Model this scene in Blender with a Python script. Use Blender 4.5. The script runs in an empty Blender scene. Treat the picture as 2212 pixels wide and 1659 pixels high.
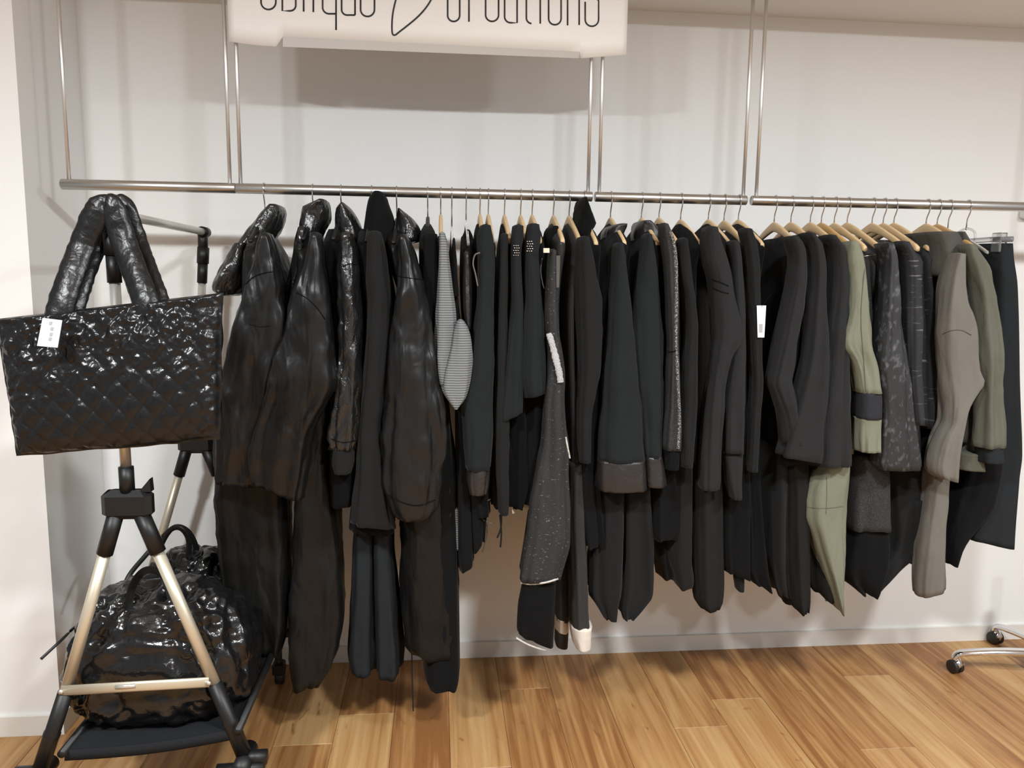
import bpy, math, random
import numpy as np
from mathutils import Vector, Matrix, noise

random.seed(7)
S = bpy.context.scene
COL = S.collection
# ------------------------------------------------------------------ camera
W, H = 2212, 1659
CAM_D, YAW, PITCH, ROLL, FPX = 3.0089, math.radians(5.5727), math.radians(7.5681), math.radians(0.7236), 1658.66
CAM = Vector((0, -CAM_D, 1.55))
_f = Vector((math.sin(YAW)*math.cos(PITCH), math.cos(YAW)*math.cos(PITCH), -math.sin(PITCH)))
_r0 = Vector((math.cos(YAW), -math.sin(YAW), 0))
_u0 = _r0.cross(_f)
_r = _r0*math.cos(ROLL) + _u0*math.sin(ROLL)
_u = _u0*math.cos(ROLL) - _r0*math.sin(ROLL)
cd = bpy.data.cameras.new('camera')
cam = bpy.data.objects.new('camera', cd); COL.objects.link(cam)
cd.sensor_fit = 'HORIZONTAL'; cd.sensor_width = 36.0; cd.lens = FPX/W*36.0
cd.clip_start = 0.05
M = Matrix(((_r.x, _u.x, -_f.x, CAM.x), (_r.y, _u.y, -_f.y, CAM.y), (_r.z, _u.z, -_f.z, CAM.z), (0, 0, 0, 1)))
cam.matrix_world = M
S.camera = cam

def ray(x, y): return _r*((x-W/2)/FPX) + _u*((H/2-y)/FPX) + _f
def PY(x, y, Y):
    d = ray(x, y); return CAM + d*((Y-CAM.y)/d.y)
def PZ(x, y, Z):
    d = ray(x, y); return CAM + d*((Z-CAM.z)/d.z)

# ------------------------------------------------------------------ world + exposure
w = bpy.data.worlds.new('world'); S.world = w; w.use_nodes = True
w.node_tree.nodes['Background'].inputs[0].default_value = (0.93, 0.96, 1.0, 1)
w.node_tree.nodes['Background'].inputs[1].default_value = 0.3
S.view_settings.view_transform = 'Standard'; S.view_settings.look = 'None'
S.view_settings.exposure = 0.18; S.view_settings.gamma = 1.0; S.view_settings.use_curve_mapping = False

# ------------------------------------------------------------------ materials
def mat(name, col, rough=0.8, metal=0.0, spec=0.5, bump=None, var=None, coat=0.0, sheen=0.0, trans=0.0):
    """bump: list of (scale vec, strength, dist, detail); var: (scale vec, amount)"""
    m = bpy.data.materials.new(name); m.use_nodes = True
    nt = m.node_tree; b = nt.nodes['Principled BSDF']
    b.inputs['Base Color'].default_value = (*col, 1); b.inputs['Roughness'].default_value = rough
    b.inputs['Metallic'].default_value = metal; b.inputs['Specular IOR Level'].default_value = spec
    b.inputs['Coat Weight'].default_value = coat; b.inputs['Coat Roughness'].default_value = 0.15
    b.inputs['Sheen Weight'].default_value = sheen
    b.inputs['Transmission Weight'].default_value = trans
    tc = nt.nodes.new('ShaderNodeTexCoord')
    prev = None
    for sc, st, dist, det in (bump or []):
        mp = nt.nodes.new('ShaderNodeMapping'); mp.inputs['Scale'].default_value = sc
        nt.links.new(tc.outputs['Object'], mp.inputs['Vector'])
        n = nt.nodes.new('ShaderNodeTexNoise'); n.inputs['Scale'].default_value = 1; n.inputs['Detail'].default_value = det
        n.inputs['Distortion'].default_value = 0.6
        nt.links.new(mp.outputs[0], n.inputs['Vector'])
        bp = nt.nodes.new('ShaderNodeBump'); bp.inputs['Strength'].default_value = st; bp.inputs['Distance'].default_value = dist
        nt.links.new(n.outputs['Fac'], bp.inputs['Height'])
        if prev: nt.links.new(prev.outputs[0], bp.inputs['Normal'])
        prev = bp
    if prev: nt.links.new(prev.outputs[0], b.inputs['Normal'])
    if var:
        mp = nt.nodes.new('ShaderNodeMapping'); mp.inputs['Scale'].default_value = var[0]
        nt.links.new(tc.outputs['Object'], mp.inputs['Vector'])
        n = nt.nodes.new('ShaderNodeTexNoise'); n.inputs['Scale'].default_value = 1; n.inputs['Detail'].default_value = 4
        nt.links.new(mp.outputs[0], n.inputs['Vector'])
        mx = nt.nodes.new('ShaderNodeMix'); mx.data_type = 'RGBA'
        a = var[1]
        mx.inputs[6].default_value = (*[c*(1-a) for c in col], 1); mx.inputs[7].default_value = (*[min(1, c*(1+a)) for c in col], 1)
        nt.links.new(n.outputs['Fac'], mx.inputs[0]); nt.links.new(mx.outputs[2], b.inputs['Base Color'])
    return m

def speckle(name, base, dot, scale, lo, hi, rough=0.85, metal=0.0, dotrough=None):
    """cloth with small light flecks woven in"""
    m = mat(name, base, rough, bump=[((300, 300, 300), 0.25, 0.002, 2)])
    nt = m.node_tree; b = nt.nodes['Principled BSDF']; tc = nt.nodes.new('ShaderNodeTexCoord')
    mp = nt.nodes.new('ShaderNodeMapping'); mp.inputs['Scale'].default_value = scale
    nt.links.new(tc.outputs['Object'], mp.inputs['Vector'])
    n = nt.nodes.new('ShaderNodeTexNoise'); n.inputs['Scale'].default_value = 1; n.inputs['Detail'].default_value = 3
    nt.links.new(mp.outputs[0], n.inputs['Vector'])
    r = nt.nodes.new('ShaderNodeMapRange'); r.inputs[1].default_value = lo; r.inputs[2].default_value = hi
    nt.links.new(n.outputs['Fac'], r.inputs[0])
    mx = nt.nodes.new('ShaderNodeMix'); mx.data_type = 'RGBA'
    mx.inputs[6].default_value = (*base, 1); mx.inputs[7].default_value = (*dot, 1)
    nt.links.new(r.outputs[0], mx.inputs[0]); nt.links.new(mx.outputs[2], b.inputs['Base Color'])
    if metal:
        ml = nt.nodes.new('ShaderNodeMath'); ml.operation = 'MULTIPLY'; ml.inputs[1].default_value = metal
        nt.links.new(r.outputs[0], ml.inputs[0]); nt.links.new(ml.outputs[0], b.inputs['Metallic'])
    return m

def knit(name, a, c, scale):
    m = mat(name, a, 0.95, spec=0.2)
    nt = m.node_tree; b = nt.nodes['Principled BSDF']; tc = nt.nodes.new('ShaderNodeTexCoord')
    wv = nt.nodes.new('ShaderNodeTexWave'); wv.wave_type = 'BANDS'; wv.bands_direction = 'Z'
    wv.inputs['Scale'].default_value = scale; wv.inputs['Distortion'].default_value = 1.2; wv.inputs['Detail Scale'].default_value = 40
    wv.inputs['Detail'].default_value = 1
    nt.links.new(tc.outputs['Object'], wv.inputs['Vector'])
    mx = nt.nodes.new('ShaderNodeMix'); mx.data_type = 'RGBA'
    mx.inputs[6].default_value = (*a, 1); mx.inputs[7].default_value = (*c, 1)
    nt.links.new(wv.outputs['Fac'], mx.inputs[0]); nt.links.new(mx.outputs[2], b.inputs['Base Color'])
    bp = nt.nodes.new('ShaderNodeBump'); bp.inputs['Strength'].default_value = 0.8; bp.inputs['Distance'].default_value = 0.003
    nt.links.new(wv.outputs['Fac'], bp.inputs['Height']); nt.links.new(bp.outputs[0], b.inputs['Normal'])
    return m

def wood_floor():
    m = bpy.data.materials.new('plank_wood'); m.use_nodes = True
    nt = m.node_tree; b = nt.nodes['Principled BSDF']; N = nt.nodes.new; L = nt.links.new
    tc = N('ShaderNodeTexCoord'); oi = N('ShaderNodeObjectInfo')
    off = N('ShaderNodeVectorMath'); off.operation = 'MULTIPLY_ADD'
    comb = N('ShaderNodeCombineXYZ')
    for k, mul in enumerate((7.3, 31.7, 13.1)):
        mm = N('ShaderNodeMath'); mm.operation = 'MULTIPLY'; mm.inputs[1].default_value = mul
        L(oi.outputs['Random'], mm.inputs[0]); L(mm.outputs[0], comb.inputs[k])
    add = N('ShaderNodeVectorMath'); add.operation = 'ADD'
    L(tc.outputs['Object'], add.inputs[0]); L(comb.outputs[0], add.inputs[1])
    def nz(scale, detail, dist=0.0):
        mp = N('ShaderNodeMapping'); mp.inputs['Scale'].default_value = scale; L(add.outputs[0], mp.inputs['Vector'])
        n = N('ShaderNodeTexNoise'); n.inputs['Scale'].default_value = 1; n.inputs['Detail'].default_value = detail
        n.inputs['Distortion'].default_value = dist; L(mp.outputs[0], n.inputs['Vector']); return n
    grain = nz((60, 2.0, 1), 5, 0.5); broad = nz((17, 1.0, 1), 4, 1.6); knots = nz((22, 8, 1), 3, 1.0)
    cr = N('ShaderNodeValToRGB')
    e = cr.color_ramp.elements
    e[0].position = 0.33; e[0].color = (0.235, 0.098, 0.032, 1)
    e[1].position = 0.68; e[1].color = (0.475, 0.292, 0.128, 1)
    e2 = cr.color_ramp.elements.new(0.5); e2.color = (0.375, 0.196, 0.073, 1)
    mixf = N('ShaderNodeMath'); mixf.operation = 'MULTIPLY_ADD'; mixf.inputs[1].default_value = 0.34
    L(grain.outputs['Fac'], mixf.inputs[0])
    m2 = N('ShaderNodeMath'); m2.operation = 'MULTIPLY_ADD'; m2.inputs[1].default_value = 0.66
    L(broad.outputs['Fac'], m2.inputs[0]); 
    rr = N('ShaderNodeMapRange'); rr.inputs[3].default_value = -0.13; rr.inputs[4].default_value = 0.13
    L(oi.outputs['Random'], rr.inputs[0]); L(rr.outputs[0], m2.inputs[2]); L(m2.outputs[0], mixf.inputs[2])
    L(mixf.outputs[0], cr.inputs[0])
    kr = N('ShaderNodeMapRange'); kr.inputs[1].default_value = 0.66; kr.inputs[2].default_value = 0.76
    L(knots.outputs['Fac'], kr.inputs[0])
    km = N('ShaderNodeMix'); km.data_type = 'RGBA'; km.inputs[7].default_value = (0.20, 0.075, 0.025, 1)
    ks = N('ShaderNodeMath'); ks.operation = 'MULTIPLY'; ks.inputs[1].default_value = 0.75
    L(kr.outputs[0], ks.inputs[0]); L(ks.outputs[0], km.inputs[0]); L(cr.outputs[0], km.inputs[6])
    L(km.outputs[2], b.inputs['Base Color'])
    b.inputs['Roughness'].default_value = 0.42; b.inputs['Specular IOR Level'].default_value = 0.35
    bp = N('ShaderNodeBump'); bp.inputs['Strength'].default_value = 0.06; bp.inputs['Distance'].default_value = 0.002
    L(grain.outputs['Fac'], bp.inputs['Height']); L(bp.outputs[0], b.inputs['Normal'])
    return m

M_wall = mat('white_paint', (0.80, 0.80, 0.79), 0.75, bump=[((90, 90, 90), 0.05, 0.002, 3)])
M_pier = mat('white_paint_pier', (0.82, 0.82, 0.81), 0.75, bump=[((90, 90, 90), 0.05, 0.002, 3)])
M_base = mat('baseboard_paint', (0.72, 0.70, 0.66), 0.5)
M_floor = wood_floor()
M_sub = mat('floor_joint', (0.16, 0.075, 0.03), 0.9)
M_steel = mat('brushed_steel', (0.56, 0.55, 0.53), 0.34, 1.0, bump=[((6, 400, 400), 0.08, 0.001, 2)])
M_rod = mat('satin_rod', (0.78, 0.775, 0.76), 0.4, 0.9)
M_chrome = mat('chrome', (0.82, 0.82, 0.83), 0.08, 1.0)
M_wire = mat('hook_wire', (0.74, 0.72, 0.70), 0.22, 1.0)
M_wood = mat('pale_hanger_wood', (0.60, 0.43, 0.235), 0.5, var=((30, 6, 60), 0.12))
M_wood2 = mat('amber_hanger_wood', (0.50, 0.31, 0.12), 0.45, var=((30, 6, 60), 0.15))
M_clear = mat('clear_plastic', (0.85, 0.86, 0.87), 0.12, spec=0.5, trans=0.85)
M_blackplastic = mat('black_plastic', (0.007, 0.007, 0.0072), 0.45, spec=0.4)
M_paper = mat('paper', (0.82, 0.82, 0.83), 0.7)
M_banner = mat('banner_vinyl', (0.86, 0.855, 0.84), 0.5)
M_bannerfold = mat('banner_fold_shade', (0.60, 0.595, 0.585), 0.5)  # same white vinyl, with the shade under the fold put into the colour
M_ink = mat('black_ink', (0.02, 0.02, 0.02), 0.6)
M_ink2 = mat('grey_ink', (0.35, 0.35, 0.37), 0.6)
M_champ = mat('champagne_aluminium', (0.60, 0.545, 0.43), 0.40, 0.55)
M_alu = mat('silver_aluminium', (0.66, 0.65, 0.62), 0.32, 0.65)
NY = [((16, 16, 5), 0.45, 0.03, 2), ((60, 60, 30), 0.12, 0.005, 2)]
M_nylon = mat('glossy_black_nylon', (0.0090, 0.0090, 0.0092), 0.33, spec=0.36, bump=NY)
M_nylon2 = mat('brown_black_nylon', (0.0080, 0.0078, 0.0076), 0.42, spec=0.22, bump=NY)
M_nylonwet = mat('wet_look_black', (0.012, 0.012, 0.012), 0.24, spec=0.75, bump=[((34, 34, 16), 0.6, 0.02, 4)])
M_leather = mat('faux_leather', (0.020, 0.0175, 0.0175), 0.38, spec=0.5, bump=[((30, 30, 24), 0.4, 0.012, 3)])
FB = [((18, 18, 7), 0.35, 0.02, 3), ((420, 420, 420), 0.15, 0.001, 1)]
M_black = mat('matte_black_jersey', (0.0050, 0.0052, 0.0055), 0.95, spec=0.10, bump=FB, sheen=0.03)
M_black2 = mat('blue_black_jersey', (0.0125, 0.0145, 0.0160), 0.95, spec=0.12, bump=FB, sheen=0.04)
M_soft = mat('soft_black_cotton', (0.0115, 0.0117, 0.0120), 0.95, spec=0.12, bump=FB, sheen=0.05)
M_char = mat('charcoal_cotton', (0.0185, 0.0188, 0.0195), 0.95, spec=0.12, bump=FB, sheen=0.04)
M_charblue = mat('slate_cotton', (0.0165, 0.0185, 0.0205), 0.95, spec=0.12, bump=FB)
M_brownblack = mat('brown_black_cotton', (0.0135, 0.0128, 0.0120), 0.95, spec=0.12, bump=FB)
M_greyknit = knit('grey_rib_knit', (0.135, 0.145, 0.15), (0.30, 0.315, 0.32), 42)
M_olive = mat('olive_cotton', (0.165, 0.170, 0.125), 0.95, spec=0.2, bump=FB, var=((9, 9, 6), 0.1))
M_olive2 = mat('olive_taupe_cotton', (0.100, 0.100, 0.078), 0.92, spec=0.25, bump=FB, var=((12, 12, 8), 0.15))
M_taupe = mat('taupe_cotton', (0.138, 0.128, 0.111), 0.95, spec=0.2, bump=FB, var=((9, 9, 6), 0.12))
M_taupe2 = mat('dark_taupe_fleece', (0.068, 0.064, 0.056), 0.97, spec=0.2, bump=FB, var=((30, 30, 30), 0.2))
M_navy = mat('navy_black_band', (0.022, 0.023, 0.027), 0.95, spec=0.2, bump=FB)
M_speck = speckle('flecked_charcoal', (0.0165, 0.0165, 0.0168), (0.15, 0.15, 0.15), (95, 95, 240), 0.645, 0.71)
M_speck2 = speckle('fine_flecked_brown', (0.0165, 0.0155, 0.0148), (0.10, 0.095, 0.09), (160, 160, 420), 0.66, 0.78)
M_foil = speckle('foil_brushed_black', (0.0135, 0.0138, 0.0155), (0.12, 0.12, 0.135), (75, 75, 40), 0.54, 0.78, 0.6, 0.35)
M_lines = speckle('streaked_black', (0.0125, 0.0130, 0.0150), (0.14, 0.14, 0.155), (14, 14, 130), 0.62, 0.74)
M_shimmer = speckle('shimmer_charcoal', (0.0145, 0.0145, 0.0150), (0.05, 0.05, 0.05), (260, 260, 340), 0.52, 0.7)
M_shimmeredge = speckle('silver_thread_edge', (0.04, 0.04, 0.042), (0.42, 0.42, 0.43), (240, 240, 300), 0.5, 0.66)
M_sherpa = mat('white_sherpa', (0.50, 0.50, 0.51), 1.0, spec=0.1, bump=[((330, 330, 330), 1.0, 0.006, 3)])
M_cream = mat('cream_lining', (0.60, 0.54, 0.48), 0.95, spec=0.1, bump=FB)
M_raw = mat('raw_white_edge', (0.50, 0.48, 0.45), 0.95, spec=0.1)
M_cord = mat('grey_cord', (0.11, 0.105, 0.10), 0.9)
M_taupetag = mat('taupe_leather_tag', (0.105, 0.092, 0.082), 0.7)
M_gold = mat('pale_gold_loop', (0.62, 0.56, 0.42), 0.5)
M_stud = mat('silver_stud', (0.72, 0.71, 0.68), 0.25, 1.0)
M_mesh = mat('black_mesh_fabric', (0.012, 0.013, 0.015), 0.95, spec=0.2, bump=[((500, 500, 500), 0.4, 0.001, 1)])
M_quilt = mat('quilted_black_nylon', (0.0075, 0.0078, 0.0085), 0.26, spec=0.36, bump=[((80, 80, 80), 0.2, 0.006, 2)])
M_padded = mat('padded_handle_nylon', (0.0075, 0.0078, 0.0085), 0.34, spec=0.4, bump=[((50, 50, 50), 0.3, 0.008, 3)])
M_quilt2 = mat('puffy_black_nylon', (0.007, 0.0072, 0.0078), 0.2, spec=0.6, bump=[((40, 40, 40), 0.25, 0.01, 3)])
M_ceil = mat('ceiling_paint', (0.78, 0.77, 0.75), 0.85)
M_white = mat('white_plastic', (0.75, 0.75, 0.74), 0.4)
M_rubber = mat('castor_black', (0.012, 0.011, 0.010), 0.5)
M_emit = bpy.data.materials.new('lamp_lens'); M_emit.use_nodes = True
_b = M_emit.node_tree.nodes['Principled BSDF']
_b.inputs['Emission Color'].default_value = (1, 0.96, 0.9, 1); _b.inputs['Emission Strength'].default_value = 6

# ------------------------------------------------------------------ object helpers
def thing(name, label, cat, loc, group=None):
    o = bpy.data.objects.new(name, None); COL.objects.link(o)
    o.location = loc; o['label'] = label; o['category'] = cat; o.empty_display_size = 0.05
    if group: o['group'] = group
    return o
def root_of(o):
    p = Vector((0, 0, 0))
    while o is not None: p += o.location; o = o.parent
    return p
def obj(name, verts, faces, m, parent=None, smooth=True, world=True, label=None):
    """one mesh; verts are world coordinates, stored relative to the parent"""
    off = root_of(parent) if (parent is not None and world) else Vector((0, 0, 0))
    me = bpy.data.meshes.new(name)
    me.from_pydata([tuple(Vector(v)-off) for v in verts], [], faces); me.update()
    if smooth: me.polygons.foreach_set('use_smooth', [True]*len(me.polygons))
    me.materials.append(m)
    o = bpy.data.objects.new(name, me); COL.objects.link(o)
    if parent is not None: o.parent = parent
    if label: o['label'] = label
    return o
def tag(o, label, cat, group=None):
    o['label'] = label; o['category'] = cat
    if group: o['group'] = group
    return o
class MB:
    def __init__(s): s.v = []; s.f = []
    def add(s, v, f):
        n = len(s.v); s.v += [Vector(p) for p in v]; s.f += [tuple(i+n for i in q) for q in f]
    def box(s, lo, hi):
        x0, y0, z0 = lo; x1, y1, z1 = hi
        s.add([(x0, y0, z0), (x1, y0, z0), (x1, y1, z0), (x0, y1, z0), (x0, y0, z1), (x1, y0, z1), (x1, y1, z1), (x0, y1, z1)],
              [(3, 2, 1, 0), (4, 5, 6, 7), (0, 1, 5, 4), (1, 2, 6, 5), (2, 3, 7, 6), (3, 0, 4, 7)])
    def bbox(s, lo, hi, b=0.004):
        """box with chamfered vertical + top edges"""
        x0, y0, z0 = lo; x1, y1, z1 = hi
        def ring(z, e): 
            return [(x0+e+b, y0+e, z), (x1-e-b, y0+e, z), (x1-e, y0+e+b, z), (x1-e, y1-e-b, z), (x1-e-b, y1-e, z), (x0+e+b, y1-e, z), (x0+e, y1-e-b, z), (x0+e, y0+e+b, z)]
        rs = [ring(z0, b), ring(z0+b, 0), ring(z1-b, 0), ring(z1, b)]
        n = 8; v = [p for r in rs for p in r]
        f = [(i*n+j, i*n+(j+1) % n, (i+1)*n+(j+1) % n, (i+1)*n+j) for i in range(3) for j in range(n)]
        f += [tuple(range(n-1, -1, -1)), tuple(range(3*n, 4*n))]
        s.add(v, f)
    def tube(s, pts, rad, n=10, cap=True, flat=None, up=None):
        """tube along pts; rad number/list; flat=(w,h) elliptical half sizes"""
        pts = [Vector(p) for p in pts]; k = len(pts); vs = []
        ref = None
        for i, p in enumerate(pts):
            t = (pts[min(i+1, k-1)]-pts[max(i-1, 0)]).normalized()
            if up is not None: a = Vector(up); a = (a - t*a.dot(t)).normalized()
            elif ref is None:
                a = Vector((0, 0, 1)) if abs(t.z) < 0.9 else Vector((1, 0, 0)); a = (a - t*a.dot(t)).normalized()
            else: a = (ref - t*ref.dot(t)).normalized()
            ref = a; c = t.cross(a)
            r = rad[i] if isinstance(rad, (list, tuple)) else rad
            ra, rc = (r, r) if flat is None else (flat[0]*r, flat[1]*r)
            for j in range(n):
                th = 2*math.pi*j/n
                vs.append(p + a*(ra*math.cos(th)) + c*(rc*math.sin(th)))
        f = [(i*n+j, i*n+(j+1) % n, (i+1)*n+(j+1) % n, (i+1)*n+j) for i in range(k-1) for j in range(n)]
        if cap: f += [tuple(range(n-1, -1, -1)), tuple(range((k-1)*n, k*n))]
        s.add(vs, f)
    def build(s, name, m, parent=None, smooth=True, world=True, label=None):
        return obj(name, s.v, s.f, m, parent, smooth, world, label)
def tube(name, pts, rad, m, parent=None, n=10, flat=None, up=None, world=True, label=None):
    b = MB(); b.tube(pts, rad, n, True, flat, up); return b.build(name, m, parent, True, world, label)
def smoothpath(pts, k=8):
    pts = [Vector(p) for p in pts]; out = []
    for i in range(len(pts)-1):
        p0, p1, p2, p3 = pts[max(i-1, 0)], pts[i], pts[i+1], pts[min(i+2, len(pts)-1)]
        for j in range(k):
            t = j/k
            out.append(0.5*((2*p1) + (p2-p0)*t + (2*p0-5*p1+4*p2-p3)*t*t + (3*p1-p0-3*p2+p3)*t*t*t))
    out.append(pts[-1]); return out

# ------------------------------------------------------------------ cloth loft
SEED = [0]
def interp(rows, n):
    """rows sorted top-down: tuples; pchip-like smooth interpolation over first value"""
    a = np.array(rows, float); t = a[:, 0]; T = np.linspace(t[0], t[-1], n); out = [T]
    h = np.diff(t)
    for c in range(1, a.shape[1]):
        y = a[:, c]; d = np.diff(y)/h; m = np.zeros(len(y))
        m[0] = d[0]; m[-1] = d[-1]
        for i in range(1, len(y)-1):
            m[i] = 0 if d[i-1]*d[i] <= 0 else 2*d[i-1]*d[i]/(d[i-1]+d[i])
        i = np.clip(np.searchsorted(t, T, side='right')-1, 0, len(h)-1)
        s = (T-t[i])/h[i]
        out.append((2*s**3-3*s**2+1)*y[i]+(s**3-2*s**2+s)*h[i]*m[i]+(-2*s**3+3*s**2)*y[i+1]+(s**3-s**2)*h[i]*m[i+1])
    return np.array(out).T

def loft(name, rows, m, parent, near=-0.62, depth=0.09, folds=0.35, crumple=0.0, cscale=14, tilt=0.0, wave=0.0,
         shoulder=False, n=44, levels=None, sq=2.4, hollow=True, opentop=False, label=None, neckw=0.08, nf=(2, 5), pleat=0.0055, sr=0.062, taper=1.0, hookx=None):
    """cloth tube: rows (ypx, xl, xr) read on the plane Y=near; runs back by depth.
    tilt: extra drop (px) of the hem from left to right; wave: hem waviness (m)"""
    SEED[0] += 1; rs = random.Random(SEED[0]*17+3)
    L = levels or max(14, int((rows[-1][0]-rows[0][0])/11)); L = min(L, 64)
    R = interp([(r[0], r[1], r[2]) for r in rows], L)
    K = [(rs.randint(nf[0], nf[1]), rs.uniform(0, 6.28), rs.uniform(-1.2, 1.2), rs.uniform(0.5, 1)) for _ in range(3)]
    K.append((rs.randint(7, 11), rs.uniform(0, 6.28), rs.uniform(-1, 1), 0.35))
    off = Vector((rs.uniform(0, 50), rs.uniform(0, 50), rs.uniform(0, 50)))
    V = []; zt = None
    ref = near + min(depth*0.42, 0.06)
    ztop = PY((R[0][1]+R[0][2])/2, R[0][0], near+depth*0.08).z
    PK = [(rs.randint(4, 7), rs.uniform(0, 6.28), rs.uniform(-2.5, 2.5), 0.6), (rs.randint(7, 12), rs.uniform(0, 6.28), rs.uniform(-3, 3), 0.4)]
    rings = []
    for i, (yp, xl, xr) in enumerate(R):
        t = i/(L-1)
        pl = PY(xl, yp, ref); pr = PY(xr, yp, ref)
        cx = (pl.x+pr.x)/2; a = max((pr.x-pl.x)/2, 0.002); z = PY((xl+xr)/2, yp, near+depth*0.08).z
        b = depth/2*(1-(1-taper)*(t*t*(3-2*t))); yc = near + b
        if hookx is not None:
            w_ = min(1.0, max(0.0, (ztop-z)/0.30)); w_ = w_*w_*(3-2*w_)
            cx = hookx*(1-w_)+cx*w_
        if shoulder:
            s = max(0.0, min(1.0, (ztop-z)/sr)); q = neckw+(depth/2-neckw)*s**0.75
            b = min(q, b)
        env = 0.25+0.75*t
        ring = []
        for j in range(n):
            th = 2*math.pi*j/n
            c, s_ = math.cos(th), math.sin(th)
            ex = 2.0/sq
            ux = math.copysign(abs(c)**ex, c); uy = math.copysign(abs(s_)**ex, s_)
            f = sum(A*math.cos(k*th+ph+w_*t*2.2) for k, ph, w_, A in K)/2.2
            g = 1+folds*env*f*0.5
            x = cx + a*ux*(1+folds*env*f*0.22); y = yc + b*uy*min(1.12, g)
            zz = z
            k_ = max(0.0, (t-0.72)/0.28)
            if tilt: zz -= (ux*0.5)*(tilt/720.0)*k_
            if wave: zz -= wave*f*k_
            p = Vector((x, y, zz))
            nrm = Vector((ux*0.8, uy, 0)).normalized()
            if folds:
                wob = noise.noise(Vector((x*6, y*6, z*3.5))+off)*1.1
                pl_ = sum(A*(2*abs(math.sin(0.5*(kk*th+ph+dr*t)+wob))**0.75-1) for kk, ph, dr, A in PK)
                p += nrm*(pl_*pleat*env*min(1.0, a/0.03)*(folds/0.35))
            if crumple:
                q = Vector((p.x*cscale+p.z*cscale*0.22, p.y*cscale, p.z*cscale*0.42-p.x*cscale*0.35)) + off
                nv = noise.noise(q)*0.6+noise.noise(q*2.3)*0.4
                nv2 = 1-abs(noise.noise(q*1.3+Vector((3, 8, 1)))*2.6)
                nv3 = 1-abs(noise.noise(q*2.9+Vector((13, 2, 5)))*2.6)
                dsp = crumple*(nv*0.9+nv2*0.75+nv3*0.4-0.45)*min(1, t*8+0.2)*min(1, a/0.02)
                p += nrm*dsp
            ring.append(p)
        rings.append(ring)
    def scaled(ring, k, dz):
        c = sum(ring, Vector())/len(ring)
        return [Vector((c.x+(p.x-c.x)*k, c.y+(p.y-c.y)*k, p.z+dz)) for p in ring]
    if opentop:
        rings = [scaled(rings[0], 0.55, -0.035), scaled(rings[0], 0.8, -0.003)] + rings
    else:
        rings = [scaled(rings[0], 0.45, 0.004)] + rings
    if hollow:
        rings += [scaled(rings[-1], 0.93, -0.001), scaled(rings[-1], 0.80, 0.03)]
    else:
        rings += [scaled(rings[-1], 0.6, -0.006)]
    V = [p for r in rings for p in r]; k = len(rings)
    F = [(i*n+(j+1) % n, i*n+j, (i+1)*n+j, (i+1)*n+(j+1) % n) for i in range(k-1) for j in range(n)]
    F += [tuple(range(n)), tuple(range(k*n-1, (k-1)*n-1, -1))]
    return obj(name, V, F, m, parent, True, True, label)

def card(name, quad, m, parent, thick=0.002, label=None):
    """thin real card from four pixel corners (x, y) on plane Y, TL TR BR BL"""
    q, Y = quad
    fr = [PY(x, y, Y) for x, y in q]; bk = [p+Vector((0, thick, 0)) for p in fr]
    return obj(name, fr+bk, [(3, 2, 1, 0), (4, 5, 6, 7), (0, 1, 5, 4), (1, 2, 6, 5), (2, 3, 7, 6), (3, 0, 4, 7)], m, parent, False, True, label)

# ------------------------------------------------------------------ room
PX = -1.275; PIERY = -0.436; SOFZ = 2.575; CEILZ = 2.76; XR = 3.6; YB = -5.2; XL = -2.9
def struct(o, label):
    o['kind'] = 'structure'; o['label'] = label; return o
def sbox(name, lo, hi, m, label, parent=None):
    b = MB(); b.box(lo, hi); o = b.build(name, m, parent, False)
    return struct(o, label)
sbox('wall_back', (PX, 0, 0), (XR, 0.1, CEILZ), M_wall, 'white painted back wall behind the clothes rail')
sbox('wall_left', (XL, PIERY, 0), (PX, 0.1, CEILZ), M_pier, 'bright white pier standing forward at the left')
sbox('baseboard_back', (PX, -0.013, 0.008), (XR, 0, 0.075), M_base, 'off-white baseboard along the back wall')
b = MB(); b.box((XL, PIERY-0.013, 0.008), (PX+0.013, PIERY, 0.078)); b.box((PX, PIERY, 0.008), (PX+0.013, -0.013, 0.078))
struct(b.build('baseboard_left', M_base, None, False), 'white baseboard round the foot of the pier')
sbox('trim_1', (XL, -0.62, SOFZ), (XR, 0, CEILZ), M_ceil, 'white ceiling soffit above the rail')
sbox('ceiling', (XL, YB, CEILZ), (XR, 0.1, CEILZ+0.08), M_ceil, 'white ceiling')
M_shop = mat('shop_wall_grey', (0.24, 0.245, 0.255), 0.8)
sbox('wall_front', (XL, YB-0.1, 0), (XR, YB, CEILZ), M_shop, 'grey shop wall behind the viewer')
sbox('wall_right', (XR, YB-0.1, 0), (XR+0.1, 0.1, CEILZ), M_shop, 'grey shop wall off to the right')
sbox('wall_side', (XL-0.1, YB-0.1, 0), (XL, 0.1, CEILZ), M_shop, 'grey shop wall off to the left')
fl = sbox('floor', (XL, YB, -0.05), (XR, 0.1, 0.0), M_sub, 'golden brown wood plank floor')
PW, PLN, GAP = 0.196, 1.285, 0.0009
pm = {}
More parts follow.
